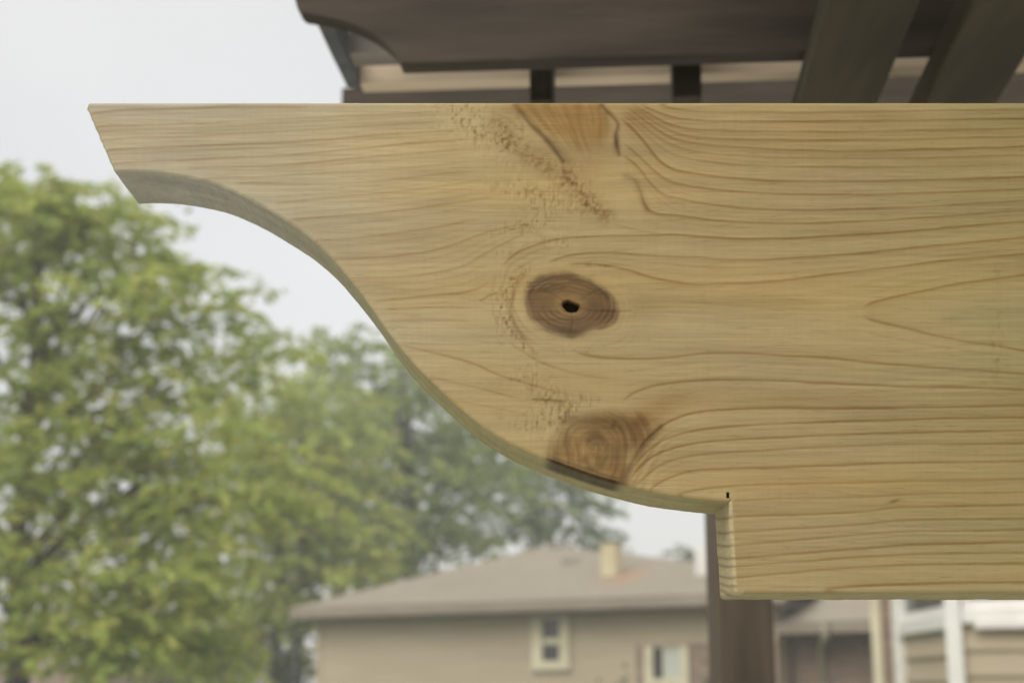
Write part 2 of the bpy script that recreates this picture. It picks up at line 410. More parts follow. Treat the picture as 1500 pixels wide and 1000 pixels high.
for k, (pts, s, side) in enumerate(RINGS):
    p = smooth_line(pts)
    yl = np.interp(xs, p[:, 0], p[:, 1])
    yl = yl + (vnoise(xs, xs * 0 + k * 7.3, 34, 1, 500 + k) - .5) * 1.0 + (vnoise(xs, xs * 0 + k, 9, 1, 700 + k) - .5) * 0.35
    sl = np.gradient(yl); cs = 1 / np.sqrt(1 + sl * sl)
    x0, x1 = p[0, 0], p[-1, 0]
    fade = sstep(x0 - 1, x0 + min(16, (x1 - x0) * .35), xs)
    if x1 < 1500: fade = fade * (1 - sstep(x1 - min(50, (x1 - x0) * .35), x1 + 1, xs))
    st = s * fade * (0.62 + 0.62 * vnoise(xs, xs * 0 + 3.1 * k, 75, 1, 900 + k))
    wd = 2.0 + 1.1 * vnoise(xs, xs * 0 + 1.7 * k, 60, 1, 1100 + k)
    j0, j1 = max(0, int(yl.min() - Y0 - 34)), min(GH, int(yl.max() - Y0 + 34))
    if j1 <= j0: continue
    d = (GY[j0:j1] - yl[None]) * cs[None] * side          # >0 on the slow-fading side
    core = np.where(d < 0, np.exp(-(d / (wd * 0.62)) ** 2), np.exp(-(d / (wd * 0.85)) ** 2))
    halo = np.where(d > 0, np.exp(-d / (5.5 + 3.0 * s)), np.exp(-(d / 1.2) ** 2)) * 0.26
    a = np.clip((core * .62 + halo) * st[None], 0, 1)[..., None]
    mul[j0:j1] *= 1 - a * (1 - LINE)
    hgt[j0:j1] += core * st[None] * 0.015
# short resin ducts and fibre flecks
fl = np.random.default_rng(5)
for k in range(1300):
    cx, cy = fl.uniform(520, 1520), fl.uniform(300, 860)
    if cx < 1070 and cy > 500 and fl.random() < .6: continue
    ln, st, th = fl.uniform(4, 22), fl.uniform(.08, .40), fl.uniform(.5, .95)
    slope = 0.05 * math.sin(cx / 90) + (-0.07 if cy < 430 else 0.02)
    j0, j1, i0, i1 = int(cy - 6 - Y0), int(cy + 7 - Y0), int(cx - ln * 2 - X0), int(cx + ln * 2 - X0)
    i0, i1 = max(0, i0), min(GW, i1)
    if i1 <= i0: continue
    xx, yy = GX[j0:j1, i0:i1] - cx, GY[j0:j1, i0:i1] - cy
    yy = yy - slope * xx
    a = (np.exp(-(xx / ln) ** 2) ** 1 * np.exp(-(yy / th) ** 2) * st)[..., None]
    mul[j0:j1, i0:i1] *= 1 - a * (1 - np.array([.66, .56, .42]))
# clouded early wood: broad streaks along the grain
warp = GY + 14 * (fbm(GX, GY, 160, 90, 41) - .5)
st1 = fbm(GX, warp, 260, 17, 42, 3) - .5
st2 = fbm(GX, warp, 90, 2.8, 43, 2) - .5
st4 = fbm(GX, GY, 2.6, 60, 45, 2) - .5
st3 = fbm(GX, warp, 420, 70, 44, 2) - .5
mul *= (1 + 0.20 * st1 + 0.20 * st2 + .05 * st4)[..., None]
mul *= 1 + st3[..., None] * np.array([0.12, 0.02, -0.20])        # yellow-green / pinkish drift
# heart streak to the right of the middle knot
mul *= 1 - (0.15 * np.exp(-((GY - 444) / 13) ** 2) * sstep(905, 950, GX) * (1 - sstep(1120, 1260, GX)))[..., None] * np.array([.8, 1, 1.5])
mul *= 1 - (0.13 * np.exp(-((GY - 583) / 13) ** 2) * sstep(930, 1000, GX) * (1 - .6 * sstep(1200, 1420, GX)))[..., None] * np.array([.6, 1, 1.6])
mul *= 1 - (0.16 * blob(950, 610, 55, 22, -.5))[..., None] * np.array([.7, 1.1, 1.5])
mul *= 1 - (0.10 * blob(640, 255, 110, 9, -.1) + 0.14 * blob(660, 292, 40, 7, -.15) + .12 * blob(600, 345, 60, 8, -.1))[..., None]
def tone(mask, c):
    global mul
    mul *= 1 - np.clip(mask, 0, 1)[..., None] * (1 - np.array(c))
jit = 5 * (fbm(GX, GY, 16, 16, 61) - .5)
# --- middle knot
KN = smooth_line([(774,413),(790,402),(824,397),(848,403),(880,416),(904,438),(907,462),(896,479),(866,481),(852,495),(832,494),(806,488),(784,473),(770,453),(767,433),(774,413)], 2)
kd = sdf(KN[:-1]) + jit
kin = 1 - sstep(-9, 6, kd)
rr = np.hypot((GX - 836) / 1.45, GY - 448) + 7 * (fbm(GX, GY, 34, 24, 62) - .5)
rings = 0.5 + 0.5 * np.sin(rr * 1.05 + 2.5 * fbm(GX, GY, 40, 40, 63))
tone(kin, (0.42, 0.345, 0.33))
hal = np.exp(-((kd - 9) / 7) ** 2) * (1 - kin)
mul *= 1 + (hal * .07)[..., None]
for ro in (16, 25, 35, 47):
    arcm = np.exp(-((kd - ro - 6 * (fbm(GX, GY, 60, 40, 57) - .5)) / 1.9) ** 2) * sstep(.3, .65, fbm(GX, GY, 40, 26, 58 + ro))
    tone(arcm * .34 * (1 - sstep(800, 870, GX)), LINE)
core = (1 - sstep(11, 22, rr + 5 * (fbm(GX, GY, 18, 14, 65) - .5))) * (.6 + .6 * fbm(GX, GY, 20, 20, 66))
mul *= 1 + (kin * core * (1 - sstep(8, 10, -kd + 40)) )[..., None] * 0
mul *= 1 + (kin * core)[..., None] * np.array([0.42, 0.40, 0.22])
mul *= 1 + (kin * (rings - .5) * .42 * sstep(.30, .72, fbm(GX, GY, 45, 22, 67)))[..., None]
mul *= 1 + (kin * (fbm(GX, GY, 30, 12, 68) - .5) * .5)[..., None]
tone(kin * np.exp(-((kd + 5) / 5) ** 2) * (.35 + .5 * (GY < 440)), (.68, .66, .70))
tone(kin * blob(835, 488, 22, 8) * .7, (.6, .58, .6))
tone(kin * blob(795, 418, 34, 11, -.2) * .75, (.56, .60, .68)); tone(kin * blob(890, 428, 22, 10, .6) * .6, (.62, .62, .66)); tone(kin * blob(880, 458, 24, 16) * .4, (.74, .62, .58))
for (xa, ya, xb, yb) in ((775, 418, 832, 411), (772, 424, 805, 418), (895, 436, 897, 452)):   # pale saw scratches
    dd = seg_dist([(xa, ya), ((xa + xb) / 2, (ya + yb) / 2 - 1.5), (xb, yb)], False)
    mul *= 1 + (np.exp(-(dd / 1.1) ** 2) * .45)[..., None]
tone(np.exp(-((kd - 6) / 6) ** 2) * .25 * (1 - kin), (.86, .74, .5))
hole = np.hypot(((GX - 835.5) * .96 + (GY - 448) * .28) / 12.3, (-(GX - 835.5) * .28 + (GY - 448) * .96) / 7.4) + .5 * (fbm(GX, GY, 7, 7, 64) - .5)
for pts, wv, am in (([(848,452),(872,455),(905,457),(924,456)], 1.3, .6), ([(826,441),(808,430),(792,424)], 1.1, .45), ([(838,456),(840,470),(836,486)], 1.0, .45), ([(846,444),(862,432),(880,424)], .9, .35)):
    cd_ = seg_dist(smooth_line(pts, 2), False) + 1.6 * (fbm(GX, GY, 7, 7, 59) - .5)      # drying checks
    tone(np.exp(-(cd_ / wv) ** 2) * am * .5, (.45, .40, .38)); hgt -= np.exp(-(cd_ / wv) ** 2) * .3
tone(np.exp(-((kd + 1) / 2.6) ** 2) * .6 * sstep(.35, .65, fbm(GX, GY, 22, 14, 56)), (.55, .46, .42))
hmask = 1 - sstep(.86, 1.06, hole)
tone(1 - sstep(.95, 1.5, hole), (.62, .60, .60))
tone(hmask, (.14, .14, .16))
hgt -= hmask * 7.0
hgt -= kin * .10 + kin * rings * .05
# outer swirl on the right of the knot
for k, (ro, s) in enumerate(((9, .12), (17, .12), (26, .14), (36, .10))):
    tone(np.exp(-((kd - ro) / 1.6) ** 2) * s * 1.6 * sstep(.35, .7, fbm(GX, GY, 30, 14, 69)) * sstep(850, 900, GX) * sstep(400, 430, GY) * (1 - sstep(500, 530, GY)), (.6, .48, .34))
tone(blob(925, 455, 42, 22) * .34, (.72, .64, .55))
# --- top knot (branch cut lengthwise)
T1 = smooth_line([(744,140),(750,158),(770,176),(790,196),(808,220),(824,238),(850,247),(882,240),(902,232),(907,212),(903,190),(893,168),(880,150),(876,140)], 2)
td = sdf(T1) + jit * 1.2; tin = (1 - sstep(-8 - 44 * sstep(165, 235, GY), 5, td)) * (1 - sstep(190, 262, GY + 3 * jit + 26 * (fbm(GX, GY, 14, 40, 73) - .5)))
tone(tin, (.80, .69, .56)); tone(blob(835, 195, 90, 62) * .42, (.80, .67, .52))
tt = (GX - (814 + .50 * (GY - 150))) / np.clip(67 - .44 * (GY - 150), 14, 90)      # fibres fan in from the edge and gather downwards
bend = tt * 62 + 9 * (fbm(GX, GY, 50, 40, 70) - .5) + .10 * (GY - 150) * np.sin(tt * 2.2)
flow = fbm(bend, GY, 8, 70, 71, 3)
mul *= 1 + (tin * (flow - .5) * .62)[..., None] * np.array([.85, 1., 1.25])
tone(tin * sstep(.52, .75, fbm(bend, GY, 15, 120, 74, 2)) * .6, (.72, .60, .48)); tone(tin * blob(838, 185, 16, 40) * .35, (.82, .72, .62)); tone(tin * blob(875, 205, 14, 30, .2) * .45, (.74, .64, .54))
tone(blob(860, 240, 34, 14) * .35, (.80, .68, .56)); tone(blob(925, 172, 22, 26, .9) * .35, (.76, .64, .54))
ed = seg_dist(smooth_line([(752,148),(768,173),(782,187),(797,201),(812,219),(824,236)], 2), False) + jit * .5
tone(np.exp(-(ed / 3.6) ** 2) * sstep(150, 180, GY) * .9, (.42, .36, .36))
ed = seg_dist(smooth_line([(805,205),(818,218),(832,236)], 2), False)
tone(np.exp(-(ed / 7) ** 2) * .55, (.58, .53, .52))
ed = seg_dist(smooth_line([(877,148),(884,158),(897,170),(905,179),(906,186),(901,200),(904,212),(907,226)], 2), False) + jit * .5
tone(np.exp(-(ed / 3.4) ** 2) * .85, (.46, .36, .37)); hgt -= np.exp(-(ed / 2.5) ** 2) * .25
tone(blob(903, 209, 5, 13, .1) * .75, (.38, .32, .36))
tone(blob(752, 158, 22, 11) * .4, (.66, .56, .48))
ed = seg_dist(smooth_line([(738,172),(752,178),(762,192),(768,188),(757,168)], 2), False)
tone(np.exp(-(ed / 2.6) ** 2) * .35, (.6, .5, .42))
# torn grain running down from the top knot
tg = seg_dist(smooth_line([(728,180),(742,205),(765,222),(795,240),(822,258),(845,272),(862,296),(885,315)], 2), False) + jit
tz = np.exp(-(tg / 14) ** 2)
tone(tz * (.35 + .65 * sstep(.32, .66, fbm(GX, GY, 5, 4, 72))) * .85, (.58, .48, .40))
# right-hand dark line below it, eddy of the grain
ed = seg_dist(smooth_line([(916,258),(930,262),(936,275),(941,292),(948,306)], 2), False)
tone(np.exp(-(ed / 6) ** 2) * .5, (.62, .53, .47))
tone(np.exp(-(ed / 2) ** 2) * .35, (.62, .53, .47))
# --- bottom knot at the curve
B1 = smooth_line([(796,672),(802,652),(818,632),(838,614),(858,602),(884,597),(908,602),(936,604),(958,610),(966,622),(950,640),(934,664),(922,690),(915,712),(880,705),(840,690)], 2)
bd = sdf(B1) + jit * 2.2 + 12 * (fbm(GX, GY, 30, 22, 83) - .5)
bin_ = 1 - sstep(-20, 10, bd)
tone(bin_, (.60, .525, .46)); tone(blob(915, 635, 62, 42, -.5) * .38, (.80, .68, .55))
ax = GX - 872 + 6 * (fbm(GX, GY, 40, 30, 86) - .5); ay = GY - 652 + 6 * (fbm(GX, GY, 40, 30, 87) - .5)
b2 = np.hypot(ax / 1.12, np.where(ay < 0, ay / 1.05, ay / 2.2))           # arches open towards the cut
vary = fbm(GX, GY, 26, 20, 84)
for ro, wv, am in ((12, 5, .35), (24, 4, .42), (31, 2.2, .25), (40, 4.5, .40), (50, 3, .30), (62, 5, .30)):
    tone(np.exp(-((b2 - ro) / wv) ** 2) * am * bin_ * sstep(.25, .7, vary + .15 * math.sin(ro)), (.50, .40, .33))
fib = fbm(b2 + 2 * fbm(GX, GY, 12, 12, 80), np.arctan2(ax, -ay) * 60, 4.2, 60, 81, 3)
mul *= 1 + (bin_ * (fib - .5) * .85)[..., None]
mul *= 1 + (bin_ * (vary - .5) * .45)[..., None]
tone(blob(873, 638, 16, 13) * .75, (.50, .48, .50)); tone(blob(899, 622, 4, 7, .3) * .7, (.42, .42, .46))
tone(blob(890, 612, 40, 10, .1) * .35, (.66, .55, .45))
tone(blob(938, 616, 13, 9, -.6) * .6, (.52, .45, .44)); tone(blob(934, 640, 12, 18) * .45, (.56, .48, .46))
tone(blob(855, 672, 6, 8, .5) * .5, (.55, .46, .42)); tone(blob(842, 660, 4, 10, .2) * .45, (.6, .54, .5))
tone(blob(905, 690, 16, 16) * .45, (.62, .48, .42)); tone(blob(960, 602, 32, 11, -.35) * .35, (.80, .64, .50))
mul *= 1 + (blob(852, 662, 20, 10, .35) * .22)[..., None]
ed = seg_dist(smooth_line([(968,625),(952,642),(938,658),(926,676),(916,700),(912,712)], 2), False) + jit * .6
tone(np.exp(-(ed / 5.5) ** 2) * .8, (.46, .40, .40))
for off, sg in ((10, .35), (17, -.22), (24, .22), (33, -.15)):          # swept fibres right of the bottom knot
    e2 = seg_dist(smooth_line([(985 + off, 622 + off * .2), (955 + off, 645), (938 + off, 670), (922 + off, 700), (915 + off, 716)], 2), False)
    mul *= 1 - (np.exp(-(e2 / 2.6) ** 2) * sg * .5 * (1 - sstep(960, 1000, GX)))[..., None] * np.array([.8, 1, 1.2])
tone(blob(837, 612, 13, 9, -.5) * .55, (.62, .60, .60)); tone(blob(820, 632, 9, 12, .6) * .5, (.62, .58, .58))
tone(blob(812, 588, 32, 5, .12) * .35, (.6, .5, .4))
tone(np.exp(-((seg_dist([(780,584),(800,585),(825,588)], False)) / 1.6) ** 2) * .7, (.5, .42, .34))
rag = np.interp(GX, [796, 820, 840, 880, 915], [667, 676, 682, 696, 706]) - 5 - 4 * fbm(GX, GY, 5, 9, 88)
tone(sstep(0, 4, GY - rag) * sstep(796, 812, GX) * (1 - sstep(900, 918, GX)) * .7, (.46, .40, .38))
# --- chipped, torn-out grain: ticks standing across the fibres
P = (blob(668, 166, 34, 22) * .8 + blob(700, 190, 25, 22) * .8 + blob(740, 205, 38, 28, .6) + blob(760, 275, 45, 14, .1) * .75
     + blob(800, 300, 40, 13) * .8 + blob(840, 262, 24, 22, .8) + blob(865, 298, 22, 18, .7) + blob(770, 330, 45, 13, -.25) * .8
     + blob(820, 355, 30, 16) * .5 + blob(872, 388, 24, 5) * .9 + blob(850, 511, 20, 6) * .95 + blob(780, 545, 26, 16, .5) * .55
     + blob(800, 575, 50, 16, .25) * .7 + blob(810, 610, 30, 20, .1) * 1.2 + blob(768, 622, 46, 14, .35) * .6 + blob(850, 590, 25, 9, -.3) * .7
     + blob(740, 372, 18, 12) * .5 + blob(1462, 430, 9, 90) * .28 + blob(1462, 520, 9, 40) * .4 + blob(735, 455, 10, 55) * .6)
cres = np.exp(-((np.hypot((GX - 836) / 1.18, GY - 450) - 80) / 7) ** 2) * (1 - sstep(770, 800, GX)) * sstep(375, 400, GY) * (1 - sstep(500, 560, GY))
P = np.clip(P + 1.0 * cres, 0, 1.25)
tick = fbm(GX + 1.5 * vnoise(GX, GY, 9, 9, 91), GY, 3.4, 9, 92, 2)
tk2 = fbm(GX, GY, 4.2, 5, 93, 2)
tsel = np.clip(sstep(.50, .74, tick) * .8 + sstep(.58, .78, tk2) * .4, 0, 1.3) * np.clip(P, 0, 1)
hgt -= tsel * .48
hgt += (fbm(GX, GY, 7, 8, 94) - .5) * .13 * np.clip(P, 0, 1)
tone(tsel * .36, (.55, .45, .34))  # shade of the torn ticks put into the colour, beside the shallow relief
spots = sstep(.74, .82, vnoise(GX, GY, 6.5, 6, 95)) * np.clip(P, 0, 1)
tone(spots * .6, (.50, .40, .30)); hgt -= spots * .15
tone(np.exp(-((np.hypot((GX - 836) / 1.18, GY - 450) - 74) / 3.5) ** 2) * (1 - sstep(765, 790, GX)) * sstep(385, 410, GY) * (1 - sstep(490, 530, GY)) * .55, (.64, .52, .42))
ed = seg_dist([(704,440),(716,433),(727,429)], False); tone(np.exp(-(ed / 1.8) ** 2) * .55, (.55, .43, .33))
# a splinter nick, two stains
tone(blob(1310, 733.5, 9, 2.2, -.25) * .9, (.45, .38, .32)); tone(blob(1398, 466, 13, 6) * .3, (.6, .6, .5))
tone(blob(515, 382, 22, 20) * .10, (.6, .6, .66))
# surface undulation of the planed face
hgt += (fbm(GX, GY, 90, 60, 96, 2) - .5) * .25
BASE = np.array([0.374, 0.291, 0.146])
pale = ((1 - sstep(160, 760, GX)))[..., None]                     # lens glare put into the colour: arm goes paler and greyer
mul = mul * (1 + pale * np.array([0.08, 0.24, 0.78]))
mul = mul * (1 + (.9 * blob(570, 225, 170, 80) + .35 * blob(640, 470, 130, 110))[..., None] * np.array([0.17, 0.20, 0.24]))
grn = sstep(1150, 1480, GX)[..., None]
mul = mul * (1 + grn * np.array([-.05, .0, -.05]))
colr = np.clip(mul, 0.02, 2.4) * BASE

CURVE = smooth_line([(160,248),(171,247.5),(200,247),(240,249.5),(280,256),(320,266),(360,284),(400,306),(440,331),(480,364),(515,404),(545,443),(574,486),(605,525),(640,560),(672,590),(705,618),(740,640),(770,655),(800,668),(840,683),(880,697),(920,707),(960,716.5),(1000,723),(1040,727.5),(1070,729.5),(1090,730)], 2)
RND = 0.0022                                                    # eased arris
THICK = 0.060
ytop = 155.0
xa = np.concatenate([np.arange(131.5, 1070, 1.45), [1070.0]])
nrow = 400
s = np.linspace(0, 1, nrow + 1)
sl = 40.0 * np.clip(1 - (xa - 131.5) / 300.0, 0, 1)
xbot = xa + sl; ybot = np.interp(xbot, CURVE[:, 0], CURVE[:, 1])
PX = xa[:, None] + sl[:, None] * s[None]                        # [col,row]
PY = ytop + (ybot - ytop)[:, None] * s[None]
xb = np.concatenate([np.arange(1071.5, 1522, 1.5), np.geomspace(1526, 3600, 40)])
nex = 92
s2 = np.linspace(0, 1, nex + 1)[1:]
ycol = np.concatenate([PY[-1], ybot[-1] + (862.5 - ybot[-1]) * s2])
xb_all = np.concatenate([[1070.0], xb])
QX = np.repeat(xb_all[:, None], len(ycol), 1); QY = np.repeat(ycol[None], len(xb_all), 0)
low = np.concatenate([np.zeros(nrow + 1), 3 + 8 * s2])
QX = QX + low[None] * np.clip(1 - (QX - 1070) / 80, 0, 1)
nA = PX.size; nB = (len(xb_all) - 1) * len(ycol) + nex
# index maps
IA = np.arange(nA).reshape(PX.shape)
IB = np.empty(QX.shape, int)
IB[0, :nrow + 1] = IA[-1]
IB[0, nrow + 1:] = nA + np.arange(nex)
IB[1:] = nA + nex + np.arange((len(xb_all) - 1) * len(ycol)).reshape(len(xb_all) - 1, len(ycol))
VX = np.concatenate([PX.ravel(), QX[0, nrow + 1:], QX[1:].ravel()])
VY = np.concatenate([PY.ravel(), QY[0, nrow + 1:], QY[1:].ravel()])
def sample(img, x, y):
    fx = np.clip(x - X0, 0, GW - 1.001); fy = np.clip(y - Y0, 0, GH - 1.001)
    ix, iy = fx.astype(int), fy.astype(int); tx, ty = fx - ix, fy - iy
    if img.ndim == 3: tx, ty = tx[:, None], ty[:, None]
    return (img[iy, ix] * (1 - tx) + img[iy, ix + 1] * tx) * (1 - ty) + (img[iy + 1, ix] * (1 - tx) + img[iy + 1, ix + 1] * tx) * ty
def unproject(px, py, Y):
    a, b = px - 750.0, 500.0 - py
    k = Y / (FPX * CP - b * SP)
    return np.stack([CAM.x + a * k, np.full_like(px, Y), CAM.z + (FPX * SP + b * CP) * k], 1)
V = unproject(VX, VY, BOARD_Y)
V[:, 1] -= sample(hgt, VX, VY) * 0.001
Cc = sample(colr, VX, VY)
Q = [np.stack([IA[:-1, :-1], IA[1:, :-1], IA[1:, 1:], IA[:-1, 1:]], -1).reshape(-1, 4),
     np.stack([IB[:-1, :-1], IB[1:, :-1], IB[1:, 1:], IB[:-1, 1:]], -1).reshape(-1, 4)]
Q = np.concatenate(Q)[:, ::-1]
# saw over-cut above the inside corner: a real slit
qc_x, qc_y = VX[Q].mean(1), VY[Q].mean(1)
kerf = (np.abs(qc_x - 1066) < 1.7) & (qc_y > 720)
Q = Q[~kerf]
# boundary loop, clockwise as seen by the camera
loop = list(IA[:-1, 0]) + list(IB[:, 0]) + list(IB[-1, 1:]) + list(IB[-2::-1, -1]) + list(IB[0, -2:nrow:-1]) + list(IA[::-1, -1]) + list(IA[0, -2:0:-1])
loop = np.array(loop)
lp = V[loop][:, [0, 2]].copy()
# normals from smoothed tangents
tg_ = np.roll(lp, -2, 0) - np.roll(lp, 2, 0)
tg_ /= np.linalg.norm(tg_, axis=1)[:, None] + 1e-12
nrm = np.stack([-tg_[:, 1], tg_[:, 0]], 1)                       # outward for this direction
nl = len(loop)
prof = [(RND * math.sin(a), RND * (1 - math.cos(a))) for a in (0.4, 0.8, 1.2, math.pi / 2)]
prof += [(RND, THICK * f) for f in (.12, .2, .28, .38, .5, .62, .75, .88)] + [(RND, THICK - RND), (RND * .7, THICK - RND * .3), (0, THICK)]
ringV, ringC = [], []
lx, ly = VX[loop], VY[loop]
lc = Cc[loop]
is_curve = (lx < 1068) & (ly > 235)
bark = is_curve * sstep(796, 812, lx) * (1 - sstep(900, 918, lx)) * (.92 + .12 * vnoise(lx, lx * 0, 5, 1, 201))
seam = np.arange(nl, dtype=float)
for k, (o, dpt) in enumerate(prof):
    p = np.stack([lp[:, 0] + nrm[:, 0] * o, np.full(nl, BOARD_Y + dpt), lp[:, 1] + nrm[:, 1] * o], 1)
    if 3 <= k <= 12:
        p[:, [0, 2]] += nrm * ((vnoise(seam, np.full(nl, k * .3), 3, 1, 215) - .5) * .00022 + (vnoise(seam, np.full(nl, k * .6), 17, 1, 216) - .5) * .0005)[:, None]
    ringV.append(p)
    t = min(1.0, k / 3.0)
    gr = .86 + .28 * vnoise(seam, np.full(nl, k * 2.2), 60, 1.5, 210) + .10 * (vnoise(seam, np.full(nl, k * 3.0), 6, 1, 211) - .5) + .07 * (vnoise(seam, np.full(nl, k * .25), 2.6, 1, 213) - .5) + .07 * (vnoise(seam, np.full(nl, k * .15), 11, 1, 214) - .5)
    sx_ = (1 - sstep(250, 700, lx))[:, None]  # left cut face greyed: lens glare put into its colour
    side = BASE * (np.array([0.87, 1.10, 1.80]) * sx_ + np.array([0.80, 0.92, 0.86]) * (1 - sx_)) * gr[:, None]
    c = lc * (1 - t) + side * t
    # end grain of the notch: curved ring traces
    endg = (lx > 1066) & (lx < 1090) & (ly > 731)
    yr = ly + 16 * (dpt / THICK) ** 1.3
    tr = np.min(np.abs(yr[:, None] - np.array([757, 779, 798, 817, 829, 846, 858, 868, 876])[None]), 1)
    eg = BASE * np.array([1.10, 1.18, 1.35]) * (1 - .42 * np.exp(-(tr / 2.2) ** 2))[:, None]
    c = np.where(endg[:, None], eg * (.9 + .2 * vnoise(ly, np.full(nl, k * 1.3), 3, 1, 212))[:, None], c)
    bk = bark * (1.0 if dpt < THICK * .39 else (.5 if dpt < THICK * .51 else 0.0))
    c = c * (1 - np.clip(bk, 0, 1)[:, None] * (1 - np.array([.27, .235, .24])))
    ringC.append(c)
nV = len(V)
V = np.concatenate([V] + ringV); Cc = np.concatenate([Cc] + ringC)
faces = [Q]
prev = loop
for k in range(len(prof)):
    cur = nV + k * nl + np.arange(nl)
    faces.append(np.stack([prev, np.roll(prev, -1), np.roll(cur, -1), cur], 1))
    prev = cur
F4 = np.concatenate(faces)
back = prev[::2][::-1] if False else prev
me = bpy.data.meshes.new('pine_board')
me.vertices.add(len(V)); me.vertices.foreach_set('co', V.ravel())
nloops = F4.size + len(back)
me.loops.add(nloops)
me.loops.foreach_set('vertex_index', np.concatenate([F4.ravel(), back]).astype(np.int32))
me.polygons.add(len(F4) + 1)
ls = np.concatenate([np.arange(len(F4)) * 4, [F4.size]]).astype(np.int32)
me.polygons.foreach_set('loop_start', ls)
me.update(calc_edges=True)
me.validate()
ca = me.color_attributes.new('wood_col', 'FLOAT_COLOR', 'POINT')
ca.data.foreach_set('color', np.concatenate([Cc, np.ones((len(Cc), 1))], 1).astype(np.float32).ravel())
me.shade_smooth()
board = link('pine_board', me, MATS['fresh_pine'])
tag(board, 'pale fresh pine board with a curved ogee-cut end, notch and three brown knots', 'board')

# ================================================================== dark pergola behind and above
PW = math.radians(-4.4)                                          # its right end comes towards the camera
po = at(437, 20, 1.55)
PF = frame(Vector((po.x, po.y, CAM.z)), PW)
perg = empty('pergola', (PF.o.x, PF.o.y, 0))
tag(perg, 'dark stained pergola roof of headers, slats and rafters on square posts', 'pergola')
def pl(px, py, v):                                               # local (u, w) measured on the plane at depth v
    p = at_plane(px, py, PF(0, v, 0), PF.v); u, _, w = PF.inv(p); return u, w
def profile_board(name, v0, v1, pts, mat, par=perg):
    mb = MB(); n = len(pts)
    fr = [PF(u, v0, w) for u, w in pts]; bk = [PF(u, v1, w) for u, w in pts]
    mb.poly(fr); mb.poly(bk[::-1])
    for i in range(n):
        j = (i + 1) % n; mb.poly([fr[i], bk[i], bk[j], fr[j]])
    o = mb.build(name, MATS[mat], par)
    bm = bmesh.new(); bm.from_mesh(o.data); bmesh.ops.remove_doubles(bm, verts=bm.verts, dist=1e-5)
    bmesh.ops.recalc_face_normals(bm, faces=bm.faces); bm.to_mesh(o.data); bm.free()
    return o
# header with the same ogee tail
prof1 = [pl(*p, 0.0) for p in smooth_line([(425,-40),(432,0),(437,17),(455,20),(480,24),(510,32),(540,45),(562,60),(578,76),(586,92)], 1)]
w1 = prof1[-1][1]; WT = w1 + 0.235
prof1 = [(prof1[0][0] - .02, WT)] + prof1 + [(3.3, w1), (3.3, WT)]
profile_board('header_beam', 0.0, 0.030, prof1, 'stained_timber')
VA, VB = 0.165, 0.285                                            # the two slats behind the header
T2, T3, T4 = pl(600, -60, VA)[1], pl(600, -60, VB)[1], pl(600, -60, 1.22)[1]
u0e, wa0 = pl(458, 21, .031); wa1 = pl(480, 92, VA - .001)[1]
u2e, wb0 = pl(492, 93, VA + .041); wb1 = pl(508, 128, VB - .001)[1]
w2 = pl(480, 79, VA)[1]
profile_board('roof_slat', VA, VA + .04, [(u0e + .017, T2), (u0e + .017, w2), (3.3, w2), (3.3, T2)], 'lit_grey_timber')
w3 = pl(640, 119, VB)[1]
profile_board('roof_slat', VB, VB + .03, [(u2e + .016, T3), (u2e + .016, w3), (3.3, w3), (3.3, T3)], 'lit_pale_timber')
# back beam
a4 = pl(501, 129, 1.22)
wb = pl(501, 300, 1.22)[1]
profile_board('back_beam', 1.22, 1.27, [(a4[0], a4[1]), (a4[0], wb), (3.3, wb), (3.3, a4[1])], 'stained_timber')
MB().box(PF, a4[0] + .01, 3.3, 1.275, 1.30, a4[1] - .02, T4).build('back_board', MATS['stained_timber'], perg)
# thin boards closing the slat ends
def end_board(u, va, vb, wa, wb_, h):
    return MB().block([PF(u, va, wa), PF(u + .016, va, wa), PF(u + .016, vb, wb_), PF(u, vb, wb_),
                       PF(u, va, wa + h), PF(u + .016, va, wa + h), PF(u + .016, vb, wb_ + h), PF(u, vb, wb_ + h)]).build('end_board', MATS['sky_tint_timber'], perg)
end_board(u0e, .031, VA - .001, wa0, wa1, .05)
end_board(u2e, VA + .041, VB - .001, wb0, wb1, .04)
# blocking between the slats
wk = pl(800, 150, VA + .045)[1]
for pxl, pxr in ((776, 809), (985, 1027)):
    MB().box(PF, pl(pxl, 110, VA + .045)[0], pl(pxr, 110, VA + .045)[0], VA + .041, VB - .001, wk, T2).build('blocking', MATS['stained_timber'], perg, bevel=.002)
# rafters running away from the camera, under the header
for (pxl, pxr) in ((1178, 1300), (1366, 1480)):
    ul, w = pl(pxl, 96, 0.0); ur = pl(pxr, 96, 0.0)[0]
    MB().box(PF, ul, ur, -0.55, 1.21, w - .02, w1 - .004).build('rafter', MATS['olive_timber'], perg, bevel=0.004)
# unseen planks added to shade the board's right side, more over the back beam
for k in range(12):
    v0 = -2.92 + k * 0.24
    MB().box(PF, 0.42, 3.4, v0, v0 + .232, WT + .001, WT + .022).build('shade_plank', MATS['shade_board'], perg)
for k in range(6):
    v0 = 1.30 + k * .24
    MB().box(PF, 0.02, 3.4, v0, v0 + .232, T4 + .001 + k * .03, T4 + .022 + k * .03).build('shade_plank', MATS['shade_board'], perg)
# posts
q0, q1 = at(1047, 900, 2.72), at(1131, 900, 2.72)
pu0, pv0, _ = PF.inv(q0); pu1 = PF.inv(q1)[0]
pw = (pu1 - pu0)
def post(u0, v0, wd, top):
    F2 = frame(PF(u0, v0, 0), PW + math.radians(9))
    return MB().box(F2, 0, wd * .97, 0, wd * .9, -CAM.z, top).build('post', MATS['post_timber'], perg, bevel=0.006)
post(pu0, 1.12, pw, wb + .10)
post(2.9, -0.30, pw, w1 - .001)
post(2.9, 1.12, pw, wb + .10)
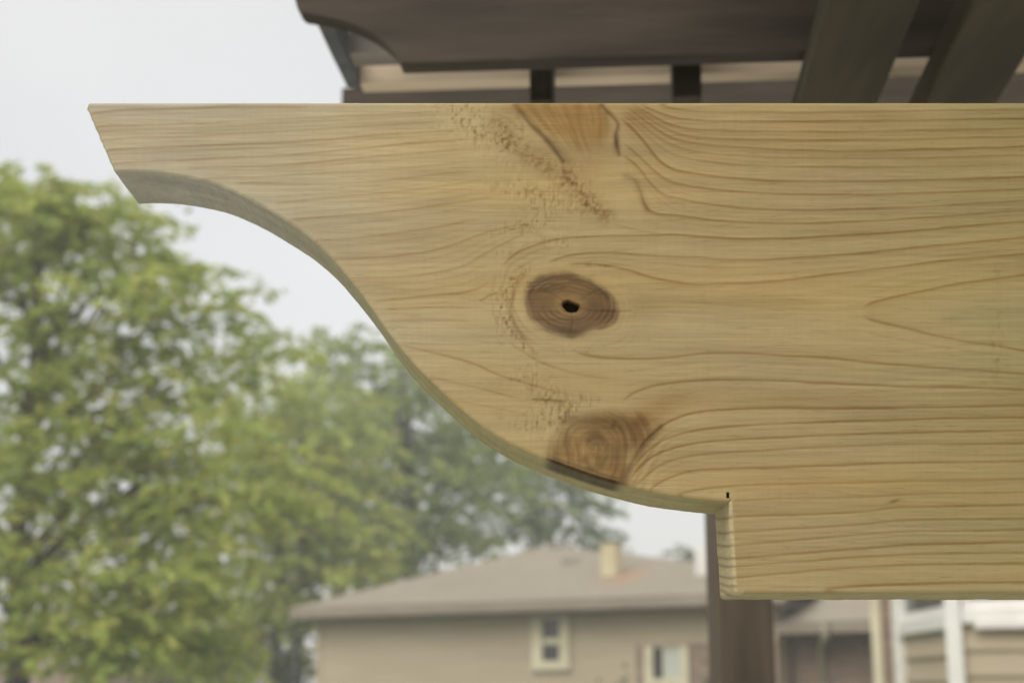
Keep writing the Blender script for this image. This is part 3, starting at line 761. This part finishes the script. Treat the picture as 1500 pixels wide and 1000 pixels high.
# upright that carries the pine board beyond the frame
mb = MB(); bx = unproject(np.array([2900.0]), np.array([500.0]), BOARD_Y)[0]
mb.block([(bx[0] - .045, BOARD_Y + THICK + .001, 0), (bx[0] + .045, BOARD_Y + THICK + .001, 0), (bx[0] + .045, BOARD_Y + THICK + .09, 0), (bx[0] - .045, BOARD_Y + THICK + .09, 0),
          (bx[0] - .045, BOARD_Y + THICK + .001, 2.36), (bx[0] + .045, BOARD_Y + THICK + .001, 2.36), (bx[0] + .045, BOARD_Y + THICK + .09, 2.36), (bx[0] - .045, BOARD_Y + THICK + .09, 2.36)])
mb.build('post', MATS['post_timber'], perg, bevel=0.004)

# ================================================================== neighbouring house with the hip roof
A = at(425, 906, 30.0); hz = A.z
D = at_z(1152, 884, hz)
ang = math.atan2(D.y - A.y, D.x - A.x)
HF = frame(Vector((A.x, A.y, 0)), ang)
Lh = HF.inv(D)[0]
house = empty('hip_roof_house', (A.x, A.y, 0))
tag(house, 'tan one-storey house with a grey-brown hip roof and cream-framed windows', 'house')
VW = 0.5                                                        # wall set back under the eave
ul_w = HF.inv(at_plane(468, 950, HF(0, VW, 0), HF.v))[0]
MB().box(HF, ul_w + .02, Lh - .35, VW + .03, 8.5, 0, hz - .01).build('wall', MATS['siding_tan'], house)
def hu(px, py, v=VW):
    u, _, w = HF.inv(at_plane(px, py, HF(0, v, 0), HF.v)); return u, w
u_br, w_br = hu(932, 944)
w0 = 0.05; ex = 0.105; k = 0
while w0 < hz - .02:
    w1_ = min(w0 + ex, hz - .02)
    ue = u_br if w0 < w_br - .02 else Lh - .35
    MB().block([HF(ul_w, VW, w0), HF(ue, VW, w0), HF(ue, VW + .029, w0), HF(ul_w, VW + .029, w0),
                HF(ul_w, VW + .018, w1_), HF(ue, VW + .018, w1_), HF(ue, VW + .029, w1_), HF(ul_w, VW + .029, w1_)]).build('siding_board', MATS['siding_tan'], house)
    w0 += ex
MB().box(HF, ul_w - .05, ul_w + .06, VW - .012, VW + .1, 0, hz - .02).build('corner_trim', MATS['siding_tan'], house)
MB().box(HF, u_br + .002, Lh - .35, VW - .02, VW + .029, 0, w_br - .002).build('brick_panel', MATS['brick'], house)
# eave: soffit, gutter, roof
MB().box(HF, 0.06, Lh - .06, 0.06, 8.9, hz, hz + .03).build('soffit', MATS['soffit'], house)
MB().box(HF, 0, Lh, -0.04, 0.058, hz + .005, hz + .205).build('gutter', MATS['gutter_metal'], house, bevel=.02)
MB().box(HF, 0, .058, 0.06, 8.9, hz + .005, hz + .205).build('gutter', MATS['gutter_metal'], house)
ht = hz + .21
pitch = math.radians(18.5)
rn = Vector((HF.v.x * -math.sin(pitch), HF.v.y * -math.sin(pitch), math.cos(pitch)))
r0 = HF(0, 0, ht)
Bk = at_plane(803, 798, r0, rn); Ck = at_plane(1152, 838, r0, rn)
A1, D1, A2, D2 = HF(-.03, -.05, ht - .015), HF(Lh + .03, -.05, ht - .015), HF(-.03, 9.0, ht - .015), HF(Lh + .03, 9.0, ht - .015)
# front slope as a grid so the rust run has something to sit on
def lerp(a, b, t): return a + (b - a) * t
vv, ff = [], []
nu_, nv_ = 60, 24
for j in range(nv_ + 1):
    l = lerp(A1, Bk, j / nv_); r = lerp(D1, Ck, j / nv_)
    for i in range(nu_ + 1): vv.append(lerp(l, r, i / nu_))
for j in range(nv_):
    for i in range(nu_):
        a = j * (nu_ + 1) + i; ff.append((a, a + 1, a + nu_ + 2, a + nu_ + 1))
n = len(vv); vv += [A2, D2]
tl, tr_ = nv_ * (nu_ + 1), nv_ * (nu_ + 1) + nu_
ff += [tuple([n] + [j * (nu_ + 1) for j in range(nv_ + 1)]), tuple([n + 1] + [j * (nu_ + 1) + nu_ for j in range(nv_, -1, -1)]),
       tuple([n, n + 1] + [tl + i for i in range(nu_, -1, -1)])]
me = bpy.data.meshes.new('roof'); me.from_pydata([tuple(v) for v in vv], [], ff); me.update()
rs = at_plane(914, 842, r0, rn)
ra = me.attributes.new('rust', 'FLOAT', 'POINT')
vals = []
for v in vv:
    u, vd, w = HF.inv(v); us, vs, ws = HF.inv(rs)
    vals.append(.75 * math.exp(-((u - us - .05) / .30) ** 2 - ((vd - vs) / (.35 if vd > vs else .55)) ** 2) * random.uniform(.7, 1.1))
ra.data.foreach_set('value', vals)
roof = link('roof', me, MATS['shingles'], house)
# flue, second chimney, vents
def on_roof(px, py): return at_plane(px, py, r0, rn)
c = on_roof(891, 843); u, v, w = HF.inv(c); top = HF.inv(at_plane(891, 790, c, HF.v))[2]
hwid = HF.inv(at_plane(902, 820, c, HF.v))[0] - HF.inv(at_plane(880, 820, c, HF.v))[0]
ch = MB().box(HF, u - hwid / 2, u + hwid / 2, v, v + hwid, w - .25, top - .05).build('chimney', MATS['yellow_stucco'], roof)
MB().box(HF, u - hwid * .6, u + hwid * .6, v - .03, v + hwid + .03, top - .049, top).build('chimney_cap', MATS['cap_metal'], ch if False else roof)
c = on_roof(1030, 842); u, v, w = HF.inv(c); top = HF.inv(at_plane(1030, 801, c, HF.v))[2]
MB().box(HF, u - .15, u + .15, v, v + .3, w - .2, top).build('chimney', MATS['white_vinyl'], roof)
for px, py in ((814, 803), (834, 825)):
    c = on_roof(px, py); u, v, w = HF.inv(c)
    MB().block([HF(u - .17, v, w - .03), HF(u + .17, v, w - .03), HF(u + .17, v + .34, w + .05), HF(u - .17, v + .34, w + .05),
                HF(u - .14, v - .04, w + .10), HF(u + .14, v - .04, w + .10), HF(u + .14, v + .3, w + .14), HF(u - .14, v + .3, w + .14)]).build('roof_vent', MATS['vent_metal'], roof)
def window(F, box4, panes, mat, par, vv_, t=.07):
    (u0, u1, wA, wB) = box4
    e = MB(); pu = [p[0] for p in panes] + [p[1] for p in panes]; pw_ = [p[2] for p in panes] + [p[3] for p in panes]
    iu0, iu1, iw0, iw1 = min(pu), max(pu), min(pw_), max(pw_)
    e.box(F, u0, iu0, vv_ - t, vv_ + .03, wA, wB); e.box(F, iu1, u1, vv_ - t, vv_ + .03, wA, wB)
    e.box(F, iu0, iu1, vv_ - t, vv_ + .03, wA, iw0); e.box(F, iu0, iu1, vv_ - t, vv_ + .03, iw1, wB)
    fo = e.build('window', mat, par)
    return fo
# double-hung window
b4 = (hu(781, 940)[0], hu(836, 940)[0], hu(808, 981)[1], min(hu(808, 900)[1], hz - .04))
p1 = (hu(796.5, 940)[0], hu(821.5, 940)[0], hu(808, 942)[1], hu(808, 906)[1]); p2 = (p1[0], p1[1], hu(808, 967)[1], hu(808, 943)[1])
wo = window(HF, b4, [p1, p2], MATS['cream_trim'], house, VW)
mid = (hu(808, 943)[1] + hu(808, 934)[1]) / 2
MB().box(HF, p1[0], p1[1], VW - .035, VW + .01, mid - .055, mid + .055).build('meeting_rail', MATS['cream_trim'], wo)
MB().box(HF, p1[0], p1[1], VW - .012, VW - .004, mid + .055, p1[3]).build('pane', MATS['window_glass'], wo)
MB().box(HF, p1[0], p1[1], VW - .025, VW - .017, p2[2], mid - .055).build('pane', MATS['window_glass'], wo)
# slider in the brick
b4 = (hu(946, 970)[0], hu(1011, 970)[0], hu(980, 1006)[1], hu(980, 945)[1])
p1 = (hu(959, 970)[0], hu(999, 970)[0], hu(980, 993)[1], hu(980, 947)[1])
wo = window(HF, b4, [p1], MATS['cream_trim'], house, VW - .02)
um = hu(973.5, 970)[0]
MB().box(HF, p1[0], um - .012, VW - .030, VW - .022, p1[2], p1[3]).build('pane', MATS['window_glass'], wo)
MB().box(HF, um + .012, p1[1], VW - .045, VW - .037, p1[2], p1[3]).build('curtain', MATS['curtain'], wo)
MB().box(HF, um - .012, um + .012, VW - .055, VW - .021, p1[2], p1[3]).build('meeting_stile', MATS['cream_trim'], wo)

# lower brick wing of the same house
RF = frame(HF(0, .35, 0), ang)
hw = RF.inv(at_plane(1150, 928, RF(0, 0, 0), RF.v))[2]
u0r, u1r = Lh - .30, Lh + 6.5
MB().box(RF, u0r, u1r, .75, 4, 0, hw - .01).build('brick_wall', MATS['brick'], house)
MB().box(RF, u0r, u1r, .06, 3.9, hw, hw + .03).build('soffit', MATS['soffit'], house)
MB().box(RF, u0r, u1r, -.05, .058, hw + .002, hw + .17).build('gutter', MATS['gutter_metal'], house, bevel=.015)
MB().block([RF(u0r, -.06, hw + .172), RF(u1r, -.06, hw + .172), RF(u1r, 4, hw + .172), RF(u0r, 4, hw + .172),
            RF(u0r, -.06, hw + .185), RF(u1r, -.06, hw + .185), RF(u1r, 4, hw + 1.5), RF(u0r, 4, hw + 1.5)]).build('roof', MATS['shingles'], house)
def ru(px, py, v): u, _, w = RF.inv(at_plane(px, py, RF(0, v, 0), RF.v)); return u, w
d0 = ru(1209, 914, -.12); d1 = ru(1209, 928, -.12); d2 = ru(1203, 948, .67)
MB().tube([RF(d0[0], -.13, d0[1]), RF(d1[0], -.13, d1[1]), RF(d2[0], .67, d2[1]), RF(d2[0], .67, 0.1)], [.075, .075, .06, .06], 8).build('downspout', MATS['cream_trim'], house, smooth=True)
wd = ru(1147, 955, .74)
MB().box(RF, wd[0] - .07, wd[0] + .07, .70, .749, 0, wd[1]).build('door', MATS['cap_metal'], house)
MB().box(RF, wd[0] - .5, wd[0] - .075, .72, .749, 0, wd[1] + .05).build('door_trim', MATS['soffit'], house)

# ================================================================== house with the bay window (right)
bA, bB = at(1319, 912, 15.4), at(1396, 895, 13.6)
bay = empty('bay_window_house', (bB.x, bB.y, 0))
tag(bay, 'beige lap-sided house corner with a white-framed bay window and brick edge', 'house')
BA = frame(Vector((bA.x, bA.y, 0)), math.atan2(bB.y - bA.y, bB.x - bA.x)); LA = (Vector((bB.x, bB.y, 0)) - BA.o).length
bC = at(1560, 886, 13.25)
BB = frame(Vector((bB.x, bB.y, 0)), math.atan2(bC.y - bB.y, bC.x - bB.x)); LB = 4.2
zs1 = at(1396, 896, 13.6).z; zs0 = at(1396, 920, 13.6).z
zt = 4.3
def bay_seg(F, L, zo, z1, n_m, first):
    s_ = MB().box(F, .075, L - .075, -.05, .10, zo, z1).build('window_sill', MATS['white_vinyl'], bay, bevel=.012)
    z = zo - .002; k = 0
    while z > .05:
        zl = max(z - .222, .02)
        MB().block([F(.05, .0, zl), F(L - .05, .0, zl), F(L - .05, .05, zl), F(.05, .05, zl),
                    F(.05, .035, z), F(L - .05, .035, z), F(L - .05, .05, z), F(.05, .05, z)]).build('siding_board', MATS['siding_beige'], bay)
        z -= .224
    g0 = .08
    stp = (L - .16) / n_m
    for i in range(n_m):
        a0 = g0 + i * stp
        fr = MB()
        fr.box(F, a0, a0 + .05, .0, .07, z1 + .001, zt); fr.box(F, a0 + stp - .05, a0 + stp, .0, .07, z1 + .001, zt)
        fr.box(F, a0 + .05, a0 + stp - .05, .0, .07, z1 + .001, z1 + .07); fr.box(F, a0 + .05, a0 + stp - .05, .0, .07, zt - .07, zt)
        w_ = fr.build('window', MATS['white_vinyl'], bay)
        MB().box(F, a0 + .05, a0 + stp - .05, .03, .04, z1 + .07, zt - .07).build('pane', MATS['window_glass'], w_)
bay_seg(BA, LA, zs0, zs1, 1, True)
bay_seg(BB, LB, zs0 + .04, zs1 + .035, 6, False)
MB().box(BB, .18, LB, -.09, -.052, zs0 - .005, zs0 + .06).build('sill_lip', MATS['white_vinyl'], bay)
for F, u in ((BA, 0.0), (BB, 0.0), (BB, LB)):
    MB().box(F, u - .07, u + .07, -.07, .09, 0, zt + .02).build('corner_post', MATS['white_vinyl'], bay, bevel=.012)
MB().block([BA(-.2, -.2, zt + .03), BB(0, -.25, zt + .03), BB(LB + .2, -.25, zt + .03), BB(LB + .2, 1.6, zt + .03),
            BA(-.2, .1, zt + .3), BB(0, .1, zt + .3), BB(LB, .1, zt + .3), BB(LB + .2, 1.6, zt + .3)]).build('bay_roof', MATS['shingles'], bay)
k0 = at(1292, 940, 15.9)
KF = frame(Vector((k0.x, k0.y, 0)), math.radians(-15.5))
MB().box(KF, 0, 6.5, 0, 5, 0, 5.2).build('brick_wall', MATS['brick'], bay)
MB().box(KF, -.10, -.001, -.03, .05, 0, 5.2).build('corner_trim', MATS['cream_trim'], bay)

# ================================================================== fence behind the left tree
fo = at(-120, 955, 34.0); f1 = at(330, 958, 36.0)
FF = frame(Vector((fo.x, fo.y, 0)), math.atan2(f1.y - fo.y, f1.x - fo.x)); Lf = FF.inv(f1)[0]
fence = empty('board_fence', (fo.x, fo.y, 0))
tag(fence, 'weathered tan board fence glimpsed behind the big leafy tree', 'fence')
fz = at(225, 968, 35).z
kx = 0.0; src = None
while kx < Lf:
    MB().box(FF, kx, kx + .138, 0, .02, 0, fz + random.uniform(-.015, .015)).build('picket', MATS['fence_wood'], fence)
    kx += .146
for zr in (.5, fz - .35): MB().box(FF, 0, Lf, .021, .06, zr, zr + .09).build('rail', MATS['fence_wood'], fence)

# ================================================================== trees
def leaf_mesh(cent, dirs, cols, L, W, rng):
    """one small bent leaf blade (two quads' worth of outline) per entry"""
    n = len(cent)
    d = dirs / (np.linalg.norm(dirs, axis=1)[:, None] + 1e-9)
    r = rng.normal(size=(n, 3)); s_ = np.cross(d, r); s_ /= np.linalg.norm(s_, axis=1)[:, None] + 1e-9
    l = (L * rng.uniform(.6, 1.25, n))[:, None]; w = (W * rng.uniform(.6, 1.25, n))[:, None]
    v = np.stack([cent - d * l * .5, cent - d * l * .05 + s_ * w * .5, cent + d * l * .5, cent - d * l * .05 - s_ * w * .5], 1).reshape(-1, 3)
    f = np.arange(4 * n).reshape(-1, 4)
    me = bpy.data.meshes.new('crown')
    me.vertices.add(4 * n); me.vertices.foreach_set('co', v.ravel())
    me.loops.add(4 * n); me.loops.foreach_set('vertex_index', f.ravel().astype(np.int32))
    me.polygons.add(n); me.polygons.foreach_set('loop_start', (np.arange(n) * 4).astype(np.int32))
    me.update(calc_edges=True)
    ca = me.color_attributes.new('leaf_col', 'FLOAT_COLOR', 'POINT')
    c4 = np.concatenate([np.repeat(cols, 4, 0), np.ones((4 * n, 1))], 1)
    ca.data.foreach_set('color', c4.astype(np.float32).ravel())
    return me
def tree(name, label, base, lobes, n_spray, leaves, spray, leaf, c_dark, c_light, seed, trunk_r, trunk_top, droop=.35, limbs=10, group=None):
    """trunk with limbs to each lobe; sprays of leaves fill the lobes (centre, radii, weight)"""
    rng = np.random.default_rng(seed)
    base = Vector(base)
    root = empty(name, base); tag(root, label, 'tree', group)
    tm = MB(); top = Vector(trunk_top)
    pts = [base + (top - base) * t + Vector((rng.normal() * .05, rng.normal() * .05, 0)) * (t > 0) for t in np.linspace(0, 1, 7)]
    tm.tube(pts, [trunk_r * (1.25 - .95 * t) for t in np.linspace(0, 1, 7)], 9)
    tm.build('trunk', MATS['bark'], root, smooth=True)
    tot = sum(l[2] for l in lobes); C, Dd, K = [], [], []
    for (c, r, wgt) in lobes:
        c = Vector(c); k = max(1, int(round(limbs * wgt / tot)))
        for _ in range(k):
            e = c + Vector((rng.normal() * r[0] * .55, rng.normal() * r[1] * .55, rng.normal() * r[2] * .45))
            t0 = min(.96, max(.3, (e.z - base.z) / max(top.z - base.z, .1) - rng.uniform(.1, .3)))
            s0 = base + (top - base) * t0
            mid = s0.lerp(e, .5) + Vector((0, 0, .25 + rng.normal() * .15))
            MB().tube([s0, mid, e], [trunk_r * .34, trunk_r * .2, trunk_r * .06], 6).build('limb', MATS['bark'], root, smooth=True)
        ns = int(n_spray * wgt / tot)
        for _ in range(ns):
            q = rng.normal(size=3); q /= np.linalg.norm(q); q *= rng.random() ** (1 / 2.2)
            p0 = np.array(c) + q * np.array(r)
            out = np.array([q[0] + rng.normal() * .35, q[1] + rng.normal() * .35, .10 + .25 * q[2] + rng.normal() * .18])
            out /= np.linalg.norm(out)
            ln = spray * rng.uniform(.55, 1.3)
            m_ = max(4, int(leaves * rng.uniform(.6, 1.3)))
            t = rng.random(m_)
            sd = np.cross(out, [0, 0, 1.0]); sd /= np.linalg.norm(sd) + 1e-9
            lat = rng.normal(size=m_) * ln * .17 * (1.15 - t)
            pos = p0 + out * (t * ln)[:, None] + sd * lat[:, None] + np.array([0, 0, -1.0]) * (droop * ln * t ** 2)[:, None] + rng.normal(size=(m_, 3)) * ln * .035
            dv = out + sd * (np.sign(lat) * .8)[:, None] + np.array([0, 0, -.6]) * t[:, None] + rng.normal(size=(m_, 3)) * .35
            tn = np.clip(rng.normal(.5, .26), 0, 1)
            col = np.array(c_dark) * (1 - tn) + np.array(c_light) * tn
            cc = col[None] * rng.uniform(.75, 1.25, (m_, 1)) * (1 + rng.normal(size=(m_, 3)) * .05)
            C.append(pos); Dd.append(dv); K.append(cc)
    me = leaf_mesh(np.concatenate(C), np.concatenate(Dd), np.clip(np.concatenate(K), .004, .6), leaf[0], leaf[1], rng)
    link('crown', me, MATS['leaves'], root)
    return root
def lobe(px, py, Y, rx, ry, wgt, depth=None):
    """a lobe of foliage: centre measured at (px, py), radii given in photo pixels at that distance"""
    c = at(px, py, Y); k = Y / FPX
    return ((c.x, c.y, c.z), (rx * k, (depth or rx) * k, ry * k), wgt)
YA = 20.0
bA_ = at(30, 1000, YA)
tree('leafy_tree', 'big leafy yellow-green tree with layered sprays before the board fence', (bA_.x, bA_.y, 0),
     [lobe(-10, 320, YA, 50, 55, .6), lobe(55, 335, YA, 70, 62, .95), lobe(240, 400, YA, 55, 35, .4), lobe(140, 315, YA, 45, 45, .6), lobe(190, 370, YA, 50, 35, .5), lobe(10, 420, YA, 90, 90, .9), lobe(130, 430, YA, 110, 70, 1.1), lobe(270, 450, YA - .6, 75, 45, .55), lobe(300, 530, YA, 90, 50, .8),
      lobe(60, 560, YA, 110, 80, .8), lobe(190, 590, YA, 120, 70, 1.1), lobe(120, 700, YA - .5, 150, 80, 1.6), lobe(300, 700, YA - .5, 110, 80, 1.4),
      lobe(60, 820, YA, 120, 80, 1.2), lobe(210, 830, YA - 1, 110, 90, 1.5), lobe(150, 930, YA - 1, 120, 60, 1.2), lobe(250, 920, YA, 50, 80, .8), lobe(-60, 700, YA, 90, 160, 1.0)],
     830, 38, 1.05, (.16, .08), (.25, .31, .07), (.54, .60, .14), 3, .16, tuple(at(62, 330, YA)), limbs=34)
YC = 35.0
bC_ = at(410, 1000, YC)
tree('leafy_tree', 'bright yellow-green tree filling the gap between the big tree and the hip roof', (bC_.x, bC_.y, 0),
     [lobe(385, 590, YC, 75, 55, .8), lobe(460, 640, YC, 80, 60, .9), lobe(400, 700, YC, 100, 70, 1.3), lobe(490, 750, YC, 90, 70, 1.3), lobe(410, 820, YC, 100, 70, 1.3), lobe(500, 840, YC, 70, 50, .8), lobe(400, 920, YC, 90, 60, 1.0), lobe(310, 900, YC, 90, 60, .9), lobe(230, 950, YC, 90, 50, .8), lobe(330, 980, YC, 80, 50, .8)],
     580, 34, 1.5, (.24, .12), (.25, .31, .07), (.54, .60, .14), 4, .17, tuple(at(415, 590, YC)), limbs=20)
YB = 40.0
bB_ = at(620, 1000, YB)
tree('broadleaf_tree', 'grey-green tree rising behind the left end of the hip roof', (bB_.x, bB_.y, 0),
     [lobe(560, 560, YB, 75, 60, .9), lobe(480, 560, YB, 60, 50, .5), lobe(640, 610, YB, 80, 70, 1.1), lobe(560, 700, YB, 110, 90, 1.7), lobe(690, 700, YB, 80, 70, 1.0), lobe(600, 800, YB, 110, 60, 1.2), lobe(470, 680, YB, 80, 90, 1.0), lobe(500, 800, YB, 80, 60, .8)],
     420, 34, 1.7, (.27, .14), (.19, .25, .075), (.38, .45, .13), 5, .22, tuple(at(590, 540, YB)), limbs=20)
YD = 46.0
bD_ = at(790, 1000, YD)
tree('sparse_tree', 'thin dark-leaved tree with sky gaps behind the roof peak', (bD_.x, bD_.y, 0),
     [lobe(790, 700, YD, 60, 45, .8), lobe(830, 745, YD, 48, 32, .6), lobe(740, 670, YD, 55, 50, .6), lobe(820, 785, YD, 50, 22, .5), lobe(720, 770, YD, 40, 40, .35), lobe(690, 660, YD, 60, 60, .5)],
     165, 32, 1.7, (.27, .14), (.15, .20, .075), (.28, .34, .12), 8, .18, tuple(at(785, 690, YD)), limbs=14)
YS = 52.0
bS_ = at(1000, 1000, YS)
tree('young_tree', 'small pale treetop showing above the roof between the chimneys', (bS_.x, bS_.y, 0),
     [lobe(1000, 828, YS, 22, 24, 1.0)], 26, 22, 1.0, (.24, .12), (.12, .16, .07), (.22, .26, .12), 9, .10, tuple(at(1000, 815, YS)), limbs=4)
# shrubs in front of the houses
def shrub(name, label, px, py, Y, r, n, cd, cl, seed):
    rng = np.random.default_rng(seed); c = at(px, py, Y)
    root = empty(name, (c.x, c.y, 0)); tag(root, label, 'shrub')
    for _ in range(7):
        e = Vector((c.x + rng.normal() * r * .4, c.y + rng.normal() * r * .4, c.z * rng.uniform(.75, 1.0)))
        MB().tube([Vector((c.x + rng.normal() * .06, c.y, 0)), e], [.03, .008], 5).build('stem', MATS['bark'], root)
    q = rng.normal(size=(n, 3)); q /= np.linalg.norm(q, axis=1)[:, None]; q *= (rng.random(n) ** .45)[:, None]
    hh = c.z * .5
    pos = np.array([c.x, c.y, hh]) + q * np.array([r, r, hh]) * (1 + .25 * np.sin(q[:, :1] * 9))
    tn = rng.random((n, 1)); cols = np.array(cd) * (1 - tn) + np.array(cl) * tn
    link('foliage', leaf_mesh(pos, rng.normal(size=(n, 3)) + [0, 0, .6], cols, .12, .06, rng), MATS['leaves'], root)
shrub('shrub', 'dark evergreen shrub beside the corner of the tan wall', 428, 925, 31.5, .5, 2600, (.030, .045, .020), (.075, .10, .045), 21)
shrub('shrub', 'bright green shrub below the brick beside the dark post', 1040, 978, 22.0, .16, 700, (.07, .12, .035), (.15, .22, .07), 22)
shrub('shrub', 'light green plant against the recessed brick wing', 1137, 975, 26.0, .14, 600, (.08, .13, .045), (.17, .24, .09), 23)
shrub('shrub', 'olive shrub topping out below the double-hung window wall', 905, 996, 24.0, .45, 900, (.10, .12, .045), (.2, .21, .085), 24)

# ================================================================== damp summer air
mh = bpy.data.materials.new('haze'); mh.use_nodes = True
hn = mh.node_tree; hn.nodes.remove(hn.nodes['Principled BSDF'])
pv = hn.nodes.new('ShaderNodeVolumePrincipled'); pv.inputs['Color'].default_value = (.95, .96, .97, 1)
pv.inputs['Density'].default_value = 0.0042; pv.inputs['Anisotropy'].default_value = 0.0
hn.links.new(pv.outputs[0], hn.nodes['Material Output'].inputs['Volume'])
hz_o = MB().block([(-140, -140, -1), (140, -140, -1), (140, 140, -1), (-140, 140, -1), (-140, -140, 14), (140, -140, 14), (140, 140, 14), (-140, 140, 14)]).build('haze', mh)
tag(hz_o, kind='stuff', label='thin pale haze in the damp air', cat='haze')
